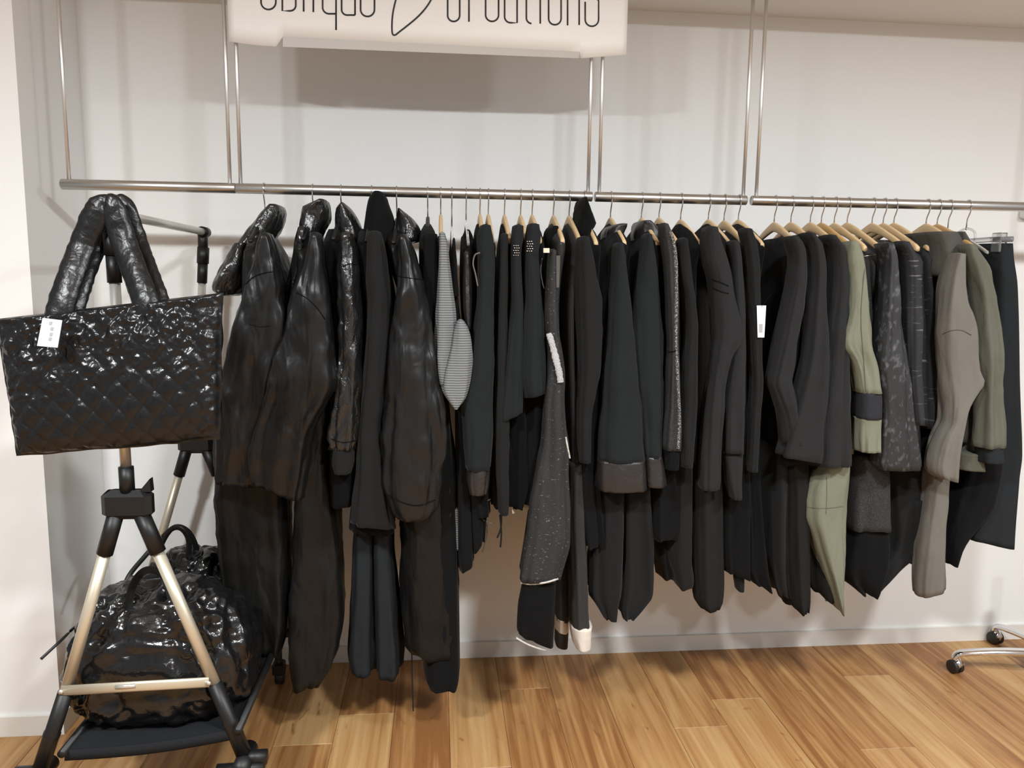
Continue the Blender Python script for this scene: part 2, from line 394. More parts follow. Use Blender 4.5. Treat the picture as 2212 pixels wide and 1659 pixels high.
def plank_mesh(w_, l_):
    key = (round(w_, 3), round(l_, 3))
    if key in pm: return pm[key]
    e = 0.0012; hw, hl = w_/2-GAP/2, l_/2-GAP/2
    v = []
    for z, k in ((0.0, 0), (0.0068, 0), (0.008, e)):
        v += [(-hw+k, -hl+k, z), (hw-k, -hl+k, z), (hw-k, hl-k, z), (-hw+k, hl-k, z)]
    f = [(3, 2, 1, 0)] + [(r*4+i, r*4+(i+1) % 4, (r+1)*4+(i+1) % 4, (r+1)*4+i) for r in range(2) for i in range(4)] + [(8, 9, 10, 11)]
    me = bpy.data.meshes.new('plank'); me.from_pydata(v, [], f); me.update(); me.materials.append(M_floor); pm[key] = me
    return me
x = XL; k = 0
offs = [0.15, 0.83, 0.45, 1.1, 0.62, 0.28, 0.95]
while x < XR-0.02:
    wd = min(PW, XR-x); y1 = 0.0; ln = offs[(k*3+1) % 7]*1.0+0.12
    while y1 > YB+0.05:
        y0 = max(y1-ln, YB)
        o = bpy.data.objects.new('plank', plank_mesh(wd, y1-y0)); COL.objects.link(o)
        o.location = (x+wd/2, (y0+y1)/2, 0.0); o.parent = fl
        y1 = y0; ln = PLN
    x += PW; k += 1
FZ = 0.008   # walking surface

# ------------------------------------------------------------------ ceiling downlights
def downlight(x, y, e, label, size=0.15):
    t = thing('ceiling_downlight', label, 'light', (x, y, CEILZ), 'ceiling downlights')
    b = MB(); n = 32
    v = []; 
    for r, z in ((0.085, 0), (0.105, -0.004), (0.105, -0.008), (0.082, -0.012), (0.080, 0)):
        v += [(r*math.cos(2*math.pi*i/n), r*math.sin(2*math.pi*i/n), z) for i in range(n)]
    f = [(i*n+j, i*n+(j+1) % n, (i+1)*n+(j+1) % n, (i+1)*n+j) for i in range(4) for j in range(n)]
    b.add(v, f); b.build('trim_ring', M_white, t, True, False)
    b = MB(); b.add([(0.08*math.cos(2*math.pi*i/n), 0.08*math.sin(2*math.pi*i/n), -0.006) for i in range(n)] + [(0.08*math.cos(2*math.pi*i/n), 0.08*math.sin(2*math.pi*i/n), 0) for i in range(n)],
                    [tuple(range(n-1, -1, -1)), tuple(range(n, 2*n))] + [(j, (j+1) % n, n+(j+1) % n, n+j) for j in range(n)])
    b.build('lens', M_emit, t, False, False)
    ld = bpy.data.lights.new('downlight_lamp', 'AREA'); ld.shape = 'DISK'; ld.size = size; ld.energy = e; ld.color = (0.945, 0.985, 1.0)
    lo = bpy.data.objects.new('downlight_lamp', ld); COL.objects.link(lo); lo.parent = t; lo.location = (0, 0, -0.016)
    return t
downlight(-1.35, -2.85, 96, 'round ceiling downlight above and left of the viewer', 0.26)
downlight(0.75, -2.75, 80, 'round ceiling downlight above and right of the viewer', 0.26)
downlight(2.7, -2.6, 78, 'round ceiling downlight over the right end of the rail', 0.26)
downlight(2.6, -4.6, 50, 'round ceiling downlight farthest from the clothes rail', 0.26)

# ------------------------------------------------------------------ hanging rails
RY, RZ, RR = -0.40, 1.838, 0.0165
def xr(px): return PY(px, 397+(px-135)*0.0222, RY).x
def rail(label, x0, x1, posts):
    t = thing('hanging_rail', label, 'rail', ((x0+x1)/2, RY, RZ), 'steel rails hung from the soffit')
    b = MB(); n = 28
    v = []; prof = [(x0+0.004, RR*0.55), (x0+0.002, RR*0.8), (x0, RR*0.93), (x0+0.0015, RR), (x1-0.0015, RR), (x1, RR*0.93), (x1-0.002, RR*0.8), (x1-0.004, RR*0.55)]
    for px, r in prof: v += [(px, RY+r*math.cos(2*math.pi*i/n), RZ+r*math.sin(2*math.pi*i/n)) for i in range(n)]
    k = len(prof); f = [(i*n+j, (i+1)*n+j, (i+1)*n+(j+1) % n, i*n+(j+1) % n) for i in range(k-1) for j in range(n)]
    f += [tuple(range(n)), tuple(range(k*n-1, (k-1)*n-1, -1))]
    b.add(v, f); b.build('pipe', M_steel, t, True)
    for p in posts:
        pz = PY(p, 100, RY)
        q = tube('post', [(xr(p), RY, RZ+RR-0.002), (xr(p), RY, SOFZ-0.006)], 0.0062, M_rod, t, 14)
        b = MB(); b.tube([(xr(p), RY, SOFZ-0.008), (xr(p), RY, SOFZ-0.0005)], 0.013, 20); b.build('flange', M_rod, t, True)
rail('short steel rail at the far left, above the quilted tote', xr(133), xr(510)-0.001, [150, 497])
rail('long steel rail under the white banner, holding glossy coats', xr(510)+0.001, xr(1279), [520, 1270])
rail('short steel rail between two narrow gaps, right of the banner', xr(1285), xr(1612), [1294, 1605])
rail('steel rail running out of frame at the right', xr(1623), 2.62, [1633, 2400])
# small white fitting on the wall beyond the clip hanger
c = PY(2210, 462, 0)
t = MB(); t.bbox((c.x-0.02, -0.045, c.z-0.02), (c.x+0.06, -0.0005, c.z+0.02), 0.006)
tag(t.build('wall_bracket', M_white, None, False), 'small white bracket on the wall under the rail at the right edge', 'bracket')

# ------------------------------------------------------------------ banner with lettering
BY = -0.425
t = thing('shop_banner', 'white hanging banner with thin black lettering above the long rail', 'banner', PY(925, 60, BY))
def ban_pt(px, py):
    # gently bowed sheet: middle comes forward a little
    u = (px-925)/430.0
    return PY(px, py, BY-0.022*(1-u*u))
def bot(px):
    if px < 611: return 86+(px-493)/(611-493)*9+3*math.sin((px-493)/118*math.pi)
    if px < 1253: return 79+(px-611)/642*33
    return 112+(px-1253)/100*6
xs = sorted(set(list(np.linspace(494, 611, 9)) + list(np.linspace(612, 1253, 26)) + list(np.linspace(1254, 1353, 9))))
ztop = SOFZ-0.004
v = []; nr = 6
for px in xs:
    lo = ban_pt(px, bot(px))
    if px < 611 or px > 1253: lo = ban_pt(px, (97+(px-493)/118*4+2*math.sin((px-493)/118*math.pi)-8*(1-(px-493)/118)) if px < 611 else 126-(px-1253)/100*8)
    for r in range(nr+1):
        z = lo.z+(ztop-lo.z)*r/nr
        v.append(Vector((lo.x, lo.y, z)))
nv = len(v); v += [p+Vector((0, 0.0018, 0)) for p in v]; m_ = nr+1; N = len(xs)
f = [(i*m_+r, (i+1)*m_+r, (i+1)*m_+r+1, i*m_+r+1) for i in range(N-1) for r in range(nr)]
f += [tuple(nv+q for q in reversed(a)) for a in f]
for i in range(N-1): f += [(i*m_, nv+i*m_, nv+(i+1)*m_, (i+1)*m_), (i*m_+nr, (i+1)*m_+nr, nv+(i+1)*m_+nr, nv+i*m_+nr)]
f += [(r, r+1, nv+r+1, nv+r) for r in range(nr)] + [((N-1)*m_+r, nv+(N-1)*m_+r, nv+(N-1)*m_+r+1, (N-1)*m_+r+1) for r in range(nr)]
obj('banner_sheet', v, f, M_banner, t, True)
# folded strip along the bottom; its downward-facing shade is painted grey
v = []; xs2 = np.linspace(611, 1253, 24)
for px in xs2:
    a = ban_pt(px, 79+(px-611)/642*33)+Vector((0, -0.001, 0)); d = (PY(px, 101+(px-611)/642*25, a.y+0.010))
    v += [a, d, d+Vector((0, 0.002, 0)), a+Vector((0, 0.0045, 0.0))]
f = []
for i in range(len(xs2)-1):
    for q in range(4): f.append((i*4+q, i*4+(q+1) % 4, (i+1)*4+(q+1) % 4, (i+1)*4+q))
f += [(0, 3, 2, 1), tuple(len(v)-4+q for q in range(4))]
obj('folded_strip', v, f, M_bannerfold, t, False, label='folded strip along the bottom edge, underside shade painted grey')
def arc(cx, cy, rx, ry, a0, a1, n=10): return [(cx+rx*math.cos(math.radians(a0+(a1-a0)*i/n)), cy+ry*math.sin(math.radians(a0+(a1-a0)*i/n))) for i in range(n+1)]
def O(l, r, bt, tp): 
    h = (r-l)/2; c = (l+r)/2
    p = arc(c, bt-h, h, h, 180, 0, 12) + arc(c, tp+h, h, h, 0, -180, 12); return p+[p[0]]
XH = 122
def glyph(strokes):
    b = MB()
    for s in strokes:
        b.tube([ban_pt(x_, y_)+Vector((0, -0.0008, 0)) for x_, y_ in s], 1.0, 6, True, (0.0007, 0.0029), (0, -1, 0))
    return b.build('letter', M_ink, t)
def B(px): return 20+(px-564)*0.0468      # baseline of the lettering
def U(l, r, up_r, drop=0, top=XH):
    """left stem, round bottom, right side rising by up_r"""
    c, h = (l+r)/2, (r-l)/2; y = B(c)+drop
    return arc(c, y-h, h, h, 0, 180, 12)[::1] if False else [(r, y-up_r)]+arc(c, y-h, h, h, 0, 180, 12)+[(l, y-top+h)]+arc(c, y-top+h, h, h, 180, 360, 12)
glyph([O(564, 596, B(580), B(580)-XH)])
glyph([[(610, B(620)-XH-60), (610, B(620)+1), (625, B(620)+1)]+arc(627, B(620)-11, 12, 12, 90, 0, 8)+arc(627, B(620)-XH+12, 12, 12, 0, -90, 8)+[(612, B(620)-XH)]])
glyph([[(656, B(656)-XH-60), (656, B(656)+1)]])
glyph([[(677, B(677)-XH), (677, B(677)+1)]])
glyph([[(726, B(712)+3), (712, B(712)+3)]+arc(711, B(712)-11, 14, 14, 90, 180, 8)+arc(711, B(712)-XH+14, 14, 14, 180, 270, 8)+[(726, B(712)-XH)], [(726, B(712)-XH), (726, B(712)+38)]])
glyph([[(738, B(750)-XH), (738, B(750)-8)]+arc(750, B(750)-8, 12, 12, 180, 90, 8)+[(767, B(750)+4)], [(767, B(750)-XH), (767, B(750)+4)]])
glyph([U(779, 809, 50, 5)+[(809, B(794)-60), (779, B(794)-60)]])
glyph([[(p.x, p.y) for p in smoothpath([(905, -90, 0), (872, -60, 0), (855, 0, 0), (848, 34, 0), (847, 68, 0), (852, 76, 0), (864, 68, 0), (905, 34, 0), (931, 0, 0), (952, -50, 0), (935, -95, 0), (905, -90, 0)], 6)]])
glyph([U(967, 993, 52, 7)])
glyph([[(1013, B(1013)-XH), (1013, B(1013)+6)], [(1013, B(1013)-XH+14)]+arc(1026, B(1013)-XH+13, 13, 13, 180, 300, 8)])
glyph([U(1049, 1077, 54, 3)+[(1077, B(1063)-62), (1049, B(1063)-62)]])
glyph([[(1117, B(1104)-XH+14), (1117, B(1104)+4), (1104, B(1104)+4)]+arc(1103, B(1104)-9, 13, 13, 90, 180, 8)+[(1090, B(1104)-55)]+arc(1103, B(1104)-55, 13, 10, 180, 270, 6)+[(1117, B(1104)-65)], arc(1103, B(1104)-XH+14, 14, 14, 190, 360, 10)])
glyph([[(1137, B(1140)-XH-40), (1137, B(1140)-8)]+arc(1149, B(1140)-8, 12, 12, 180, 95, 7), [(1126, B(1140)-XH), (1152, B(1140)-XH)]])
glyph([[(1167, B(1167)-XH), (1167, B(1167)+3)]])
glyph([O(1185, 1212, B(1198)+4, B(1198)-XH)])
glyph([[(1226, B(1226)-XH), (1226, B(1226)+4)], [(1226, B(1226)-XH+12)]+arc(1238.5, B(1238)-XH+12.5, 12.5, 12.5, 180, 360, 10)+[(1251, B(1251)+2)]])
glyph([[(1264, 4), (1264, B(1278)-12)]+arc(1278.5, B(1278)-11, 14.5, 14.5, 180, 0, 12)+[(1293, B(1278)-52), (1264, B(1278)-XH+44)]+arc(1278.5, B(1278)-XH+14, 14.5, 14.5, 180, 360, 12)])

# ------------------------------------------------------------------ hangers
def hook_pts(zh):
    """question-mark hook in the local YZ plane; origin at rail axis"""
    r = RR+0.0021; p = [(0, 0, zh)]
    p += [(0, 0, -0.055), (0, -0.002, -0.045)]
    p += [(0, -0.012, -0.028), (0, -0.0175, -0.014)]
    for a in range(-30, 200, 12):
        th = math.radians(180-a)
        p.append((0, r*math.cos(th)*1.0, r*math.sin(th)))
    return [Vector(q) for q in p]
_hm = {}
def mesh_of(mb, name, m):
    me = bpy.data.meshes.new(name); me.from_pydata([tuple(p) for p in mb.v], [], mb.f); me.update()
    me.polygons.foreach_set('use_smooth', [True]*len(me.polygons)); me.materials.append(m); return me
def hook_mesh(zh):
    key = ('hook', round(zh, 3))
    if key not in _hm:
        b = MB(); b.tube(hook_pts(zh), 0.0023, 8); _hm[key] = mesh_of(b, 'hook', M_wire)
    return _hm[key]
def blade_mesh(kind, zt):
    """shaped shoulder blade: top of the centre hump at z=zt"""
    key = (kind, round(zt, 3))
    if key in _hm: return _hm[key]
    b = MB(); n = 12; pts = []; K = 30
    half = 0.212; drop = 0.082
    vs = []
    for i in range(K+1):
        s = -1+2*i/K; y = half*s; a = abs(s)
        z = zt-0.016-drop*(a**1.25)
        hgt = (0.034-0.012*min(1, a*2.0))/2; th = 0.0065 if kind != 'clear' else 0.0045
        if kind in ('clear', 'black'): hgt *= 0.55
        if a > 0.96: hgt *= 0.75
        for j in range(n):
            t_ = 2*math.pi*j/n; c, s_ = math.cos(t_), math.sin(t_)
            vs.append((math.copysign(abs(c)**0.6, c)*th, y, z+math.copysign(abs(s_)**0.6, s_)*hgt))
    f = [(i*n+j, i*n+(j+1) % n, (i+1)*n+(j+1) % n, (i+1)*n+j) for i in range(K) for j in range(n)] + [tuple(range(n-1, -1, -1)), tuple(range(K*n, (K+1)*n))]
    b.add(vs, f)
    me = mesh_of(b, 'shoulder_bar', {'wood': M_wood, 'amber': M_wood2, 'clear': M_clear, 'black': M_blackplastic}[kind]); _hm[key] = me
    return me
HG = 'hangers on the rails'
def hanger(px, kind, label, top=480, rot=0.0):
    """px: hook on the rail, top: pixel row of the hump"""
    x = xr(px); zt = PY(px, top, RY).z-RZ
    t = thing('wooden_hanger' if kind in ('wood', 'amber') else 'plastic_hanger', label, 'hanger', (x, RY, RZ), HG)
    t.rotation_euler = (0, 0, math.radians(rot))
    o = bpy.data.objects.new('hook', hook_mesh(zt-0.02)); COL.objects.link(o); o.parent = t
    o = bpy.data.objects.new('shoulder_bar', blade_mesh(kind, zt)); COL.objects.link(o); o.parent = t
    return t

# ------------------------------------------------------------------ garments
SL = dict(near=-0.685, depth=0.095, folds=0.4, sq=2.9, crumple=0.0038, cscale=9, pleat=0.0085)
BD = dict(near=-0.622, depth=0.444, folds=0.35, shoulder=True, sq=3.4, wave=0.004, taper=0.5)
LW = dict(near=-0.575, depth=0.30, folds=0.6, sq=2.8, wave=0.010, crumple=0.003, cscale=8)
CO = dict(near=-0.50, depth=0.17, folds=0.25, opentop=True, hollow=False)
GR = 'garments hanging on the steel rails'
PARTS = {}
M_seam = mat('seam_thread', (0.004, 0.004, 0.004), 0.9, spec=0.1)
def garment(name, label, cat, px, parts):
    bottom = max(r[-1][0] for _, r, _, _ in parts)
    loc = Vector((xr(px), RY, PY(px, bottom, -0.6).z))
    t = thing(name, label, cat, loc, GR)
    out = []
    for pn, rows, m, kw in parts:
        if kw.get('shoulder'): kw['hookx'] = xr(px)
        out.append(loft(pn, rows, m, t, **kw))
    PARTS[t.name] = out
    return t
from mathutils.bvhtree import BVHTree
_bvh = {}
def surf(g, x, y, lift=0.002, Y=-0.69):
    """point on the garment's own front surface along the direction of a pixel"""
    best = None; d = ray(x, y).normalized()
    for o in PARTS[g.name]:
        if o.name not in _bvh:
            off = root_of(g); me = o.data
            _bvh[o.name] = BVHTree.FromPolygons([tuple(v.co+off) for v in me.vertices], [tuple(p.vertices) for p in me.polygons])
        h = _bvh[o.name].ray_cast(CAM, d)
        if h[0] is not None and (best is None or h[3] < best[1]): best = (h[0], h[3])
    p = best[0] if best else PY(x, y, Y)
    return p - d*lift
def seam(g, pts, r=0.0016, m=None, name='seam', k_=5):
    px = smoothpath([(a, c, 0) for a, c in pts], k_)
    return tube(name, [surf(g, p.x, p.y, r*0.6) for p in px], r, m or M_seam, g, 6)
def k(base, **kw):
    d = dict(base); d.update(kw); return d
NYL = dict(crumple=0.0065, cscale=13)

# 1 glossy hooded raincoat at the far left
g = garment('hooded_raincoat', 'glossy black hooded raincoat nearest the quilted tote, hood slumped to the left', 'coat', 571, [
    ('body', [(500, 560, 596), (600, 530, 608), (720, 512, 614), (850, 492, 606), (980, 464, 606), (1060, 464, 612), (1120, 468, 616), (1200, 476, 618), (1300, 492, 618), (1380, 522, 612), (1412, 540, 604)], M_nylon2, k(BD, **NYL)),
    ('sleeve', [(504, 567, 584), (530, 556, 594), (590, 540, 605), (660, 520, 613), (700, 508, 617), (760, 493, 610), (820, 481, 603), (900, 470, 596), (960, 466, 588), (1030, 468, 560), (1050, 472, 552)], M_nylon, k(SL, **NYL, tilt=10)),
    ('sleeve', [(520, 570, 588), (640, 560, 606), (800, 540, 600), (1000, 530, 590)], M_nylon, k(SL, near=-0.195, depth=0.07)),
    ('collar', [(441, 584, 606), (455, 568, 612), (480, 548, 608), (505, 528, 594), (530, 512, 580), (545, 508, 568)], M_nylonwet, k(CO, near=-0.52, crumple=0.006)),
    ('hood', [(525, 508, 545), (555, 492, 545), (585, 474, 540), (610, 462, 532), (625, 460, 524), (636, 474, 512)], M_nylonwet, dict(near=-0.56, depth=0.2, folds=0.3, crumple=0.008, hollow=False)),
])
seam(g, [(530, 614), (548, 598), (570, 590), (588, 587)])
seam(g, [(538, 700), (560, 706), (582, 704)], 0.001)
hanger(571, 'black', 'black hanger inside the raincoat nearest the quilted tote', 462)
# 2
g = garment('hooded_raincoat', 'glossy black hooded coat with wide batwing sleeve, second from the left', 'coat', 676, [
    ('body', [(500, 660, 694), (600, 650, 706), (720, 640, 714), (860, 640, 712), (950, 650, 706), (1050, 642, 712), (1150, 634, 726), (1250, 626, 734), (1350, 622, 736), (1420, 622, 726), (1483, 634, 690)], M_nylon2, k(BD, **NYL)),
    ('sleeve', [(503, 673, 691), (537, 666, 699), (568, 657, 703), (600, 647, 706), (637, 635, 713), (662, 629, 715), (709, 616, 717), (756, 599, 721), (800, 588, 724), (835, 581, 725), (862, 574, 714), (900, 563, 690), (960, 550, 668), (1020, 543, 658), (1050, 544, 652), (1066, 552, 648)], M_nylon, k(SL, near=-0.712, depth=0.1, crumple=0.0085, cscale=12, tilt=42)),
    ('sleeve', [(520, 675, 692), (640, 665, 706), (800, 660, 712), (1000, 660, 705)], M_nylon, k(SL, near=-0.195, depth=0.07)),
    ('collar', [(430, 690, 706), (445, 655, 711), (470, 650, 710), (490, 648, 700), (505, 655, 692), (530, 650, 680)], M_nylonwet, k(CO, near=-0.53, crumple=0.006)),
    ('hood', [(490, 646, 668), (530, 638, 666), (570, 632, 658), (610, 624, 648), (632, 623, 640), (643, 628, 636)], M_nylonwet, dict(near=-0.60, depth=0.14, folds=0.3, crumple=0.005, hollow=False)),
])
seam(g, [(640, 632), (662, 644), (684, 664), (702, 690)])
hanger(676, 'black', 'black hanger inside the batwing coat, second from the left', 458)
# 3
g = garment('biker_jacket', 'slim wet-look black jacket with gathered cuff, third from the left', 'jacket', 737, [
    ('body', [(490, 722, 776), (560, 708, 782), (700, 715, 785), (850, 712, 782), (1000, 712, 778), (1090, 716, 772)], M_black, k(BD)),
    ('sleeve', [(503, 739, 760), (530, 734, 766), (593, 729, 772), (662, 734, 776), (725, 737, 779), (820, 731, 779), (880, 725, 776), (930, 716, 773), (950, 714, 771), (964, 722, 766), (972, 719, 766)], M_nylonwet, k(SL, crumple=0.009, cscale=18)),
    ('cuff', [(968, 719, 766), (1000, 720, 764), (1025, 726, 756)], M_soft, k(SL, near=-0.682, depth=0.08, folds=0.15)),
    ('sleeve', [(520, 740, 762), (640, 735, 775), (800, 735, 778), (980, 730, 770)], M_nylonwet, k(SL, near=-0.195, depth=0.07)),
    ('collar', [(437, 738, 746), (447, 728, 756), (470, 724, 770), (495, 726, 780), (515, 728, 782)], M_nylonwet, k(CO, near=-0.53, crumple=0.004)),
])
seam(g, [(740, 576), (755, 570), (770, 572)])
seam(g, [(716, 948), (740, 956), (770, 952)])
hanger(737, 'black', 'black hanger inside the slim wet-look jacket', 458)
# 4
garment('hooded_coat', 'matte black coat with tall peaked hood touching the long rail', 'coat', 803, [
    ('body', [(490, 790, 850), (600, 790, 850), (800, 785, 848), (950, 775, 850), (1060, 765, 850), (1120, 758, 852), (1148, 756, 852)], M_black, k(BD, tilt=10)),
    ('sleeve', [(500, 796, 822), (530, 793, 830), (600, 791, 838), (662, 794, 844), (756, 790, 842), (850, 784, 833), (930, 777, 825), (1020, 773, 832), (1100, 764, 842), (1140, 761, 852)], M_soft, k(SL, folds=0.3, tilt=14)),
    ('sleeve', [(520, 800, 825), (700, 796, 842), (900, 790, 835), (1100, 785, 835)], M_soft, k(SL, near=-0.195, depth=0.07)),
    ('hood', [(413, 806, 828), (418, 800, 833), (432, 794, 837), (470, 787, 849), (505, 783, 851), (530, 790, 848)], M_black, dict(near=-0.55, depth=0.2, folds=0.2, hollow=False)),
])
hanger(803, 'black', 'black hanger under the tall peaked hood', 462)
garment('wide_trousers', 'slate grey wide trousers hanging below the matte black hooded coat', 'trousers', 815, [
    ('trouser_leg', [(1080, 775, 812), (1200, 765, 812), (1272, 763, 812), (1356, 758, 814), (1420, 755, 816), (1456, 762, 814)], M_charblue, k(LW, near=-0.55, depth=0.14)),
    ('trouser_leg', [(1080, 808, 846), (1200, 808, 850), (1272, 809, 856), (1356, 810, 862), (1420, 811, 868), (1460, 813, 866)], M_charblue, k(LW, near=-0.565, depth=0.14)),
    ('waist', [(1000, 785, 838), (1050, 780, 840), (1100, 778, 844)], M_charblue, k(LW, near=-0.55, depth=0.2)),
])
# 5
g = garment('raincoat', 'glossy black raincoat with full balloon sleeve and dangling drawstring', 'coat', 857, [
    ('body', [(490, 862, 900), (600, 868, 920), (800, 872, 950), (960, 868, 978), (1061, 864, 992), (1124, 863, 992), (1188, 866, 988), (1272, 865, 989), (1356, 871, 991), (1400, 876, 992), (1416, 890, 985)], M_nylon2, k(BD, **NYL)),
    ('sleeve', [(508, 862, 880), (530, 861, 890), (568, 860, 901), (630, 855, 916), (693, 848, 929), (756, 843, 938), (819, 841, 946), (892, 834, 962), (955, 828, 962), (1019, 826, 955), (1060, 829, 952), (1103, 843, 942), (1124, 860, 925)], M_nylon, k(SL, near=-0.722, depth=0.115, crumple=0.0085, cscale=12)),
    ('sleeve', [(520, 866, 885), (700, 858, 925), (900, 850, 950), (1080, 850, 945)], M_nylon, k(SL, near=-0.195, depth=0.07)),
    ('collar', [(450, 859, 867), (458, 857, 878), (475, 855, 895), (497, 854, 907), (518, 858, 908)], M_nylonwet, k(CO, near=-0.53, crumple=0.005)),
    ('cuff', [(1098, 846, 944), (1112, 852, 938), (1124, 862, 922)], M_nylon2, k(SL, near=-0.717, depth=0.10, folds=0.15)),
    ('drawstring', [(1405, 888, 891), (1470, 889, 892), (1536, 891, 894)], M_blackplastic, dict(near=-0.56, depth=0.003, folds=0, n=6)),
])
seam(g, [(857, 596), (880, 600), (912, 604)])
seam(g, [(835, 1068), (870, 1086), (905, 1092), (940, 1080)], 0.002)
hanger(857, 'black', 'black hanger inside the balloon-sleeved raincoat', 466)
# 6
garment('long_dress', 'plain black long dress whose hem hangs lowest, right of the balloon-sleeved raincoat', 'dress', 924, [
    ('body', [(478, 918, 934), (500, 911, 946), (560, 908, 950), (700, 912, 954), (900, 928, 972), (1100, 940, 986), (1250, 932, 990), (1380, 918, 993), (1460, 916, 994), (1486, 926, 988)], M_black, k(BD, folds=0.2)),
    ('sleeve', [(505, 918, 944), (600, 914, 948), (760, 925, 955), (900, 935, 965)], M_black, k(SL, near=-0.647, depth=0.07)),
])
hanger(924, 'black', 'black plastic hanger holding the lowest-hanging black dress', 463)
# 7 grey knit
garment('knit_cardigan', 'mid grey rib-knit cardigan, the only grey knit on the rail', 'cardigan', 952, [
    ('body', [(505, 948, 962), (560, 946, 970), (700, 948, 985), (850, 955, 985)], M_greyknit, k(BD)),
    ('knit_tail', [(1100, 978, 994), (1130, 980, 995), (1188, 984, 995)], M_greyknit, k(SL, near=-0.60, depth=0.03, folds=0.1)),
    ('sleeve', [(503, 949, 961), (530, 948, 968), (560, 947, 970), (620, 946, 975), (690, 944, 983), (725, 943, 985), (765, 943, 980), (800, 945, 973), (832, 950, 966)], M_greyknit, k(SL, near=-0.697, depth=0.075, folds=0.3)),
    ('sleeve', [(694, 988, 1002), (715, 981, 1013), (745, 977, 1018), (780, 968, 1018), (810, 959, 1016), (840, 956, 1011), (862, 966, 1004), (884, 981, 989)], M_greyknit, k(SL, near=-0.722, depth=0.07, folds=0.25)),
])
hanger(952, 'wood', 'pale wooden hanger in the grey knit cardigan', 464)
# 8
garment('sleeveless_top', 'narrow black sleeveless top on a clear hanger beside the grey knit', 'top', 976, [
    ('body', [(522, 977, 985), (560, 973, 989), (650, 974, 993), (760, 982, 1000), (900, 985, 1008), (1050, 986, 1018), (1180, 988, 1024), (1222, 992, 1024)], M_black, k(BD, tilt=-18)),
    ('shoulder_strap', [(516, 978, 983), (560, 975, 986), (640, 976, 990)], M_black, k(SL, near=-0.652, depth=0.04)),
])
hanger(976, 'clear', 'clear hanger in the narrow sleeveless top', 484)
# 9
garment('leather_vest', 'thin black vest with a glossy leather facing, right of the grey knit', 'vest', 1007, [
    ('body', [(505, 1000, 1022), (600, 1000, 1026), (800, 1008, 1034), (1000, 1012, 1046), (1110, 1012, 1050), (1180, 1020, 1046)], M_black, k(BD, tilt=-30)),
    ('leather_facing', [(546, 1002, 1014), (600, 1001, 1017), (660, 1002, 1017), (712, 1008, 1016)], M_leather, k(SL, near=-0.662, depth=0.05, crumple=0.003)),
    ('collar', [(496, 1004, 1015), (510, 999, 1022), (540, 997, 1024), (552, 1001, 1020)], M_black, k(CO, near=-0.52)),
])
hanger(1007, 'clear', 'clear hanger in the thin leather-faced vest', 470)
# 10
g = garment('draped_jacket', 'blue-black jacket with glossy cuff and grey piping, left of the studded tops', 'jacket', 1037, [
    ('body', [(476, 1029, 1045), (496, 1036, 1060), (600, 1032, 1064), (800, 1018, 1066), (950, 1008, 1062), (1050, 1010, 1056), (1110, 1022, 1058)], M_black, k(BD, neckw=0.03, sr=0.078)),
    ('sleeve', [(486, 1038, 1060), (520, 1031, 1066), (575, 1033, 1068), (640, 1032, 1066), (720, 1025, 1066), (800, 1015, 1067), (875, 999, 1063), (950, 1004, 1061), (1017, 1008, 1057)], M_black2, k(SL, near=-0.702, depth=0.09, folds=0.25)),
    ('cuff', [(1014, 1009, 1057), (1040, 1010, 1055), (1070, 1016, 1050)], M_leather, k(SL, near=-0.694, depth=0.08, folds=0.2, crumple=0.004)),
])
tube('piping', smoothpath([PY(x_, y_, -0.715) for x_, y_ in ((1037, 546), (1026, 551), (1022, 570), (1027, 592), (1032, 618))]), 0.0022, M_cord, g, 6)
tube('piping', smoothpath([PY(x_, y_, -0.60) for x_, y_ in ((1060, 1078), (1038, 1092), (1032, 1108), (1042, 1122), (1064, 1132))]), 0.0022, M_cord, g, 6)
tube('piping', smoothpath([PY(x_, y_, -0.55) for x_, y_ in ((1052, 1132), (1051, 1160), (1042, 1192))]), 0.002, M_cord, g, 6)
hanger(1037, 'wood', 'pale wooden hanger in the piped blue-black jacket', 463)
garment('jersey_shirt', 'plain black top squeezed right of the piped blue-black jacket', 'shirt', 1055, [
    ('body', [(476, 1047, 1063), (496, 1052, 1066), (560, 1054, 1073), (700, 1058, 1074), (900, 1060, 1076), (1010, 1058, 1080), (1090, 1060, 1082)], M_black, k(BD, neckw=0.03, sr=0.078)),
])
hanger(1055, 'wood', 'pale wooden hanger touching the one in the piped jacket, on its right', 463)
# 11
g = garment('strap_top', 'slim black top with hanging strap ends, between the piped jacket and studded tops', 'top', 1090, [
    ('body', [(476, 1082, 1098), (511, 1082, 1098), (600, 1079, 1098), (800, 1074, 1096), (900, 1070, 1096), (1000, 1070, 1110), (1090, 1080, 1120)], M_black, k(BD, neckw=0.03, sr=0.078)),
    ('sleeve', [(506, 1082, 1097), (600, 1078, 1096), (700, 1076, 1095), (800, 1073, 1092), (938, 1071, 1098), (1040, 1073, 1098), (1095, 1075, 1098), (1114, 1078, 1097)], M_soft, k(SL, near=-0.677, depth=0.06, folds=0.3)),
])
tube('cord', smoothpath([PY(x_, y_, -0.63) for x_, y_ in ((1083, 1112), (1082, 1140), (1074, 1162))]), 0.0028, M_brownblack, g, 6)
tube('cord', smoothpath([PY(x_, y_, -0.63) for x_, y_ in ((1080, 1112), (1083, 1150), (1081, 1182))]), 0.0028, M_brownblack, g, 6)
hanger(1090, 'wood', 'pale wooden hanger in the slim strap top', 464)
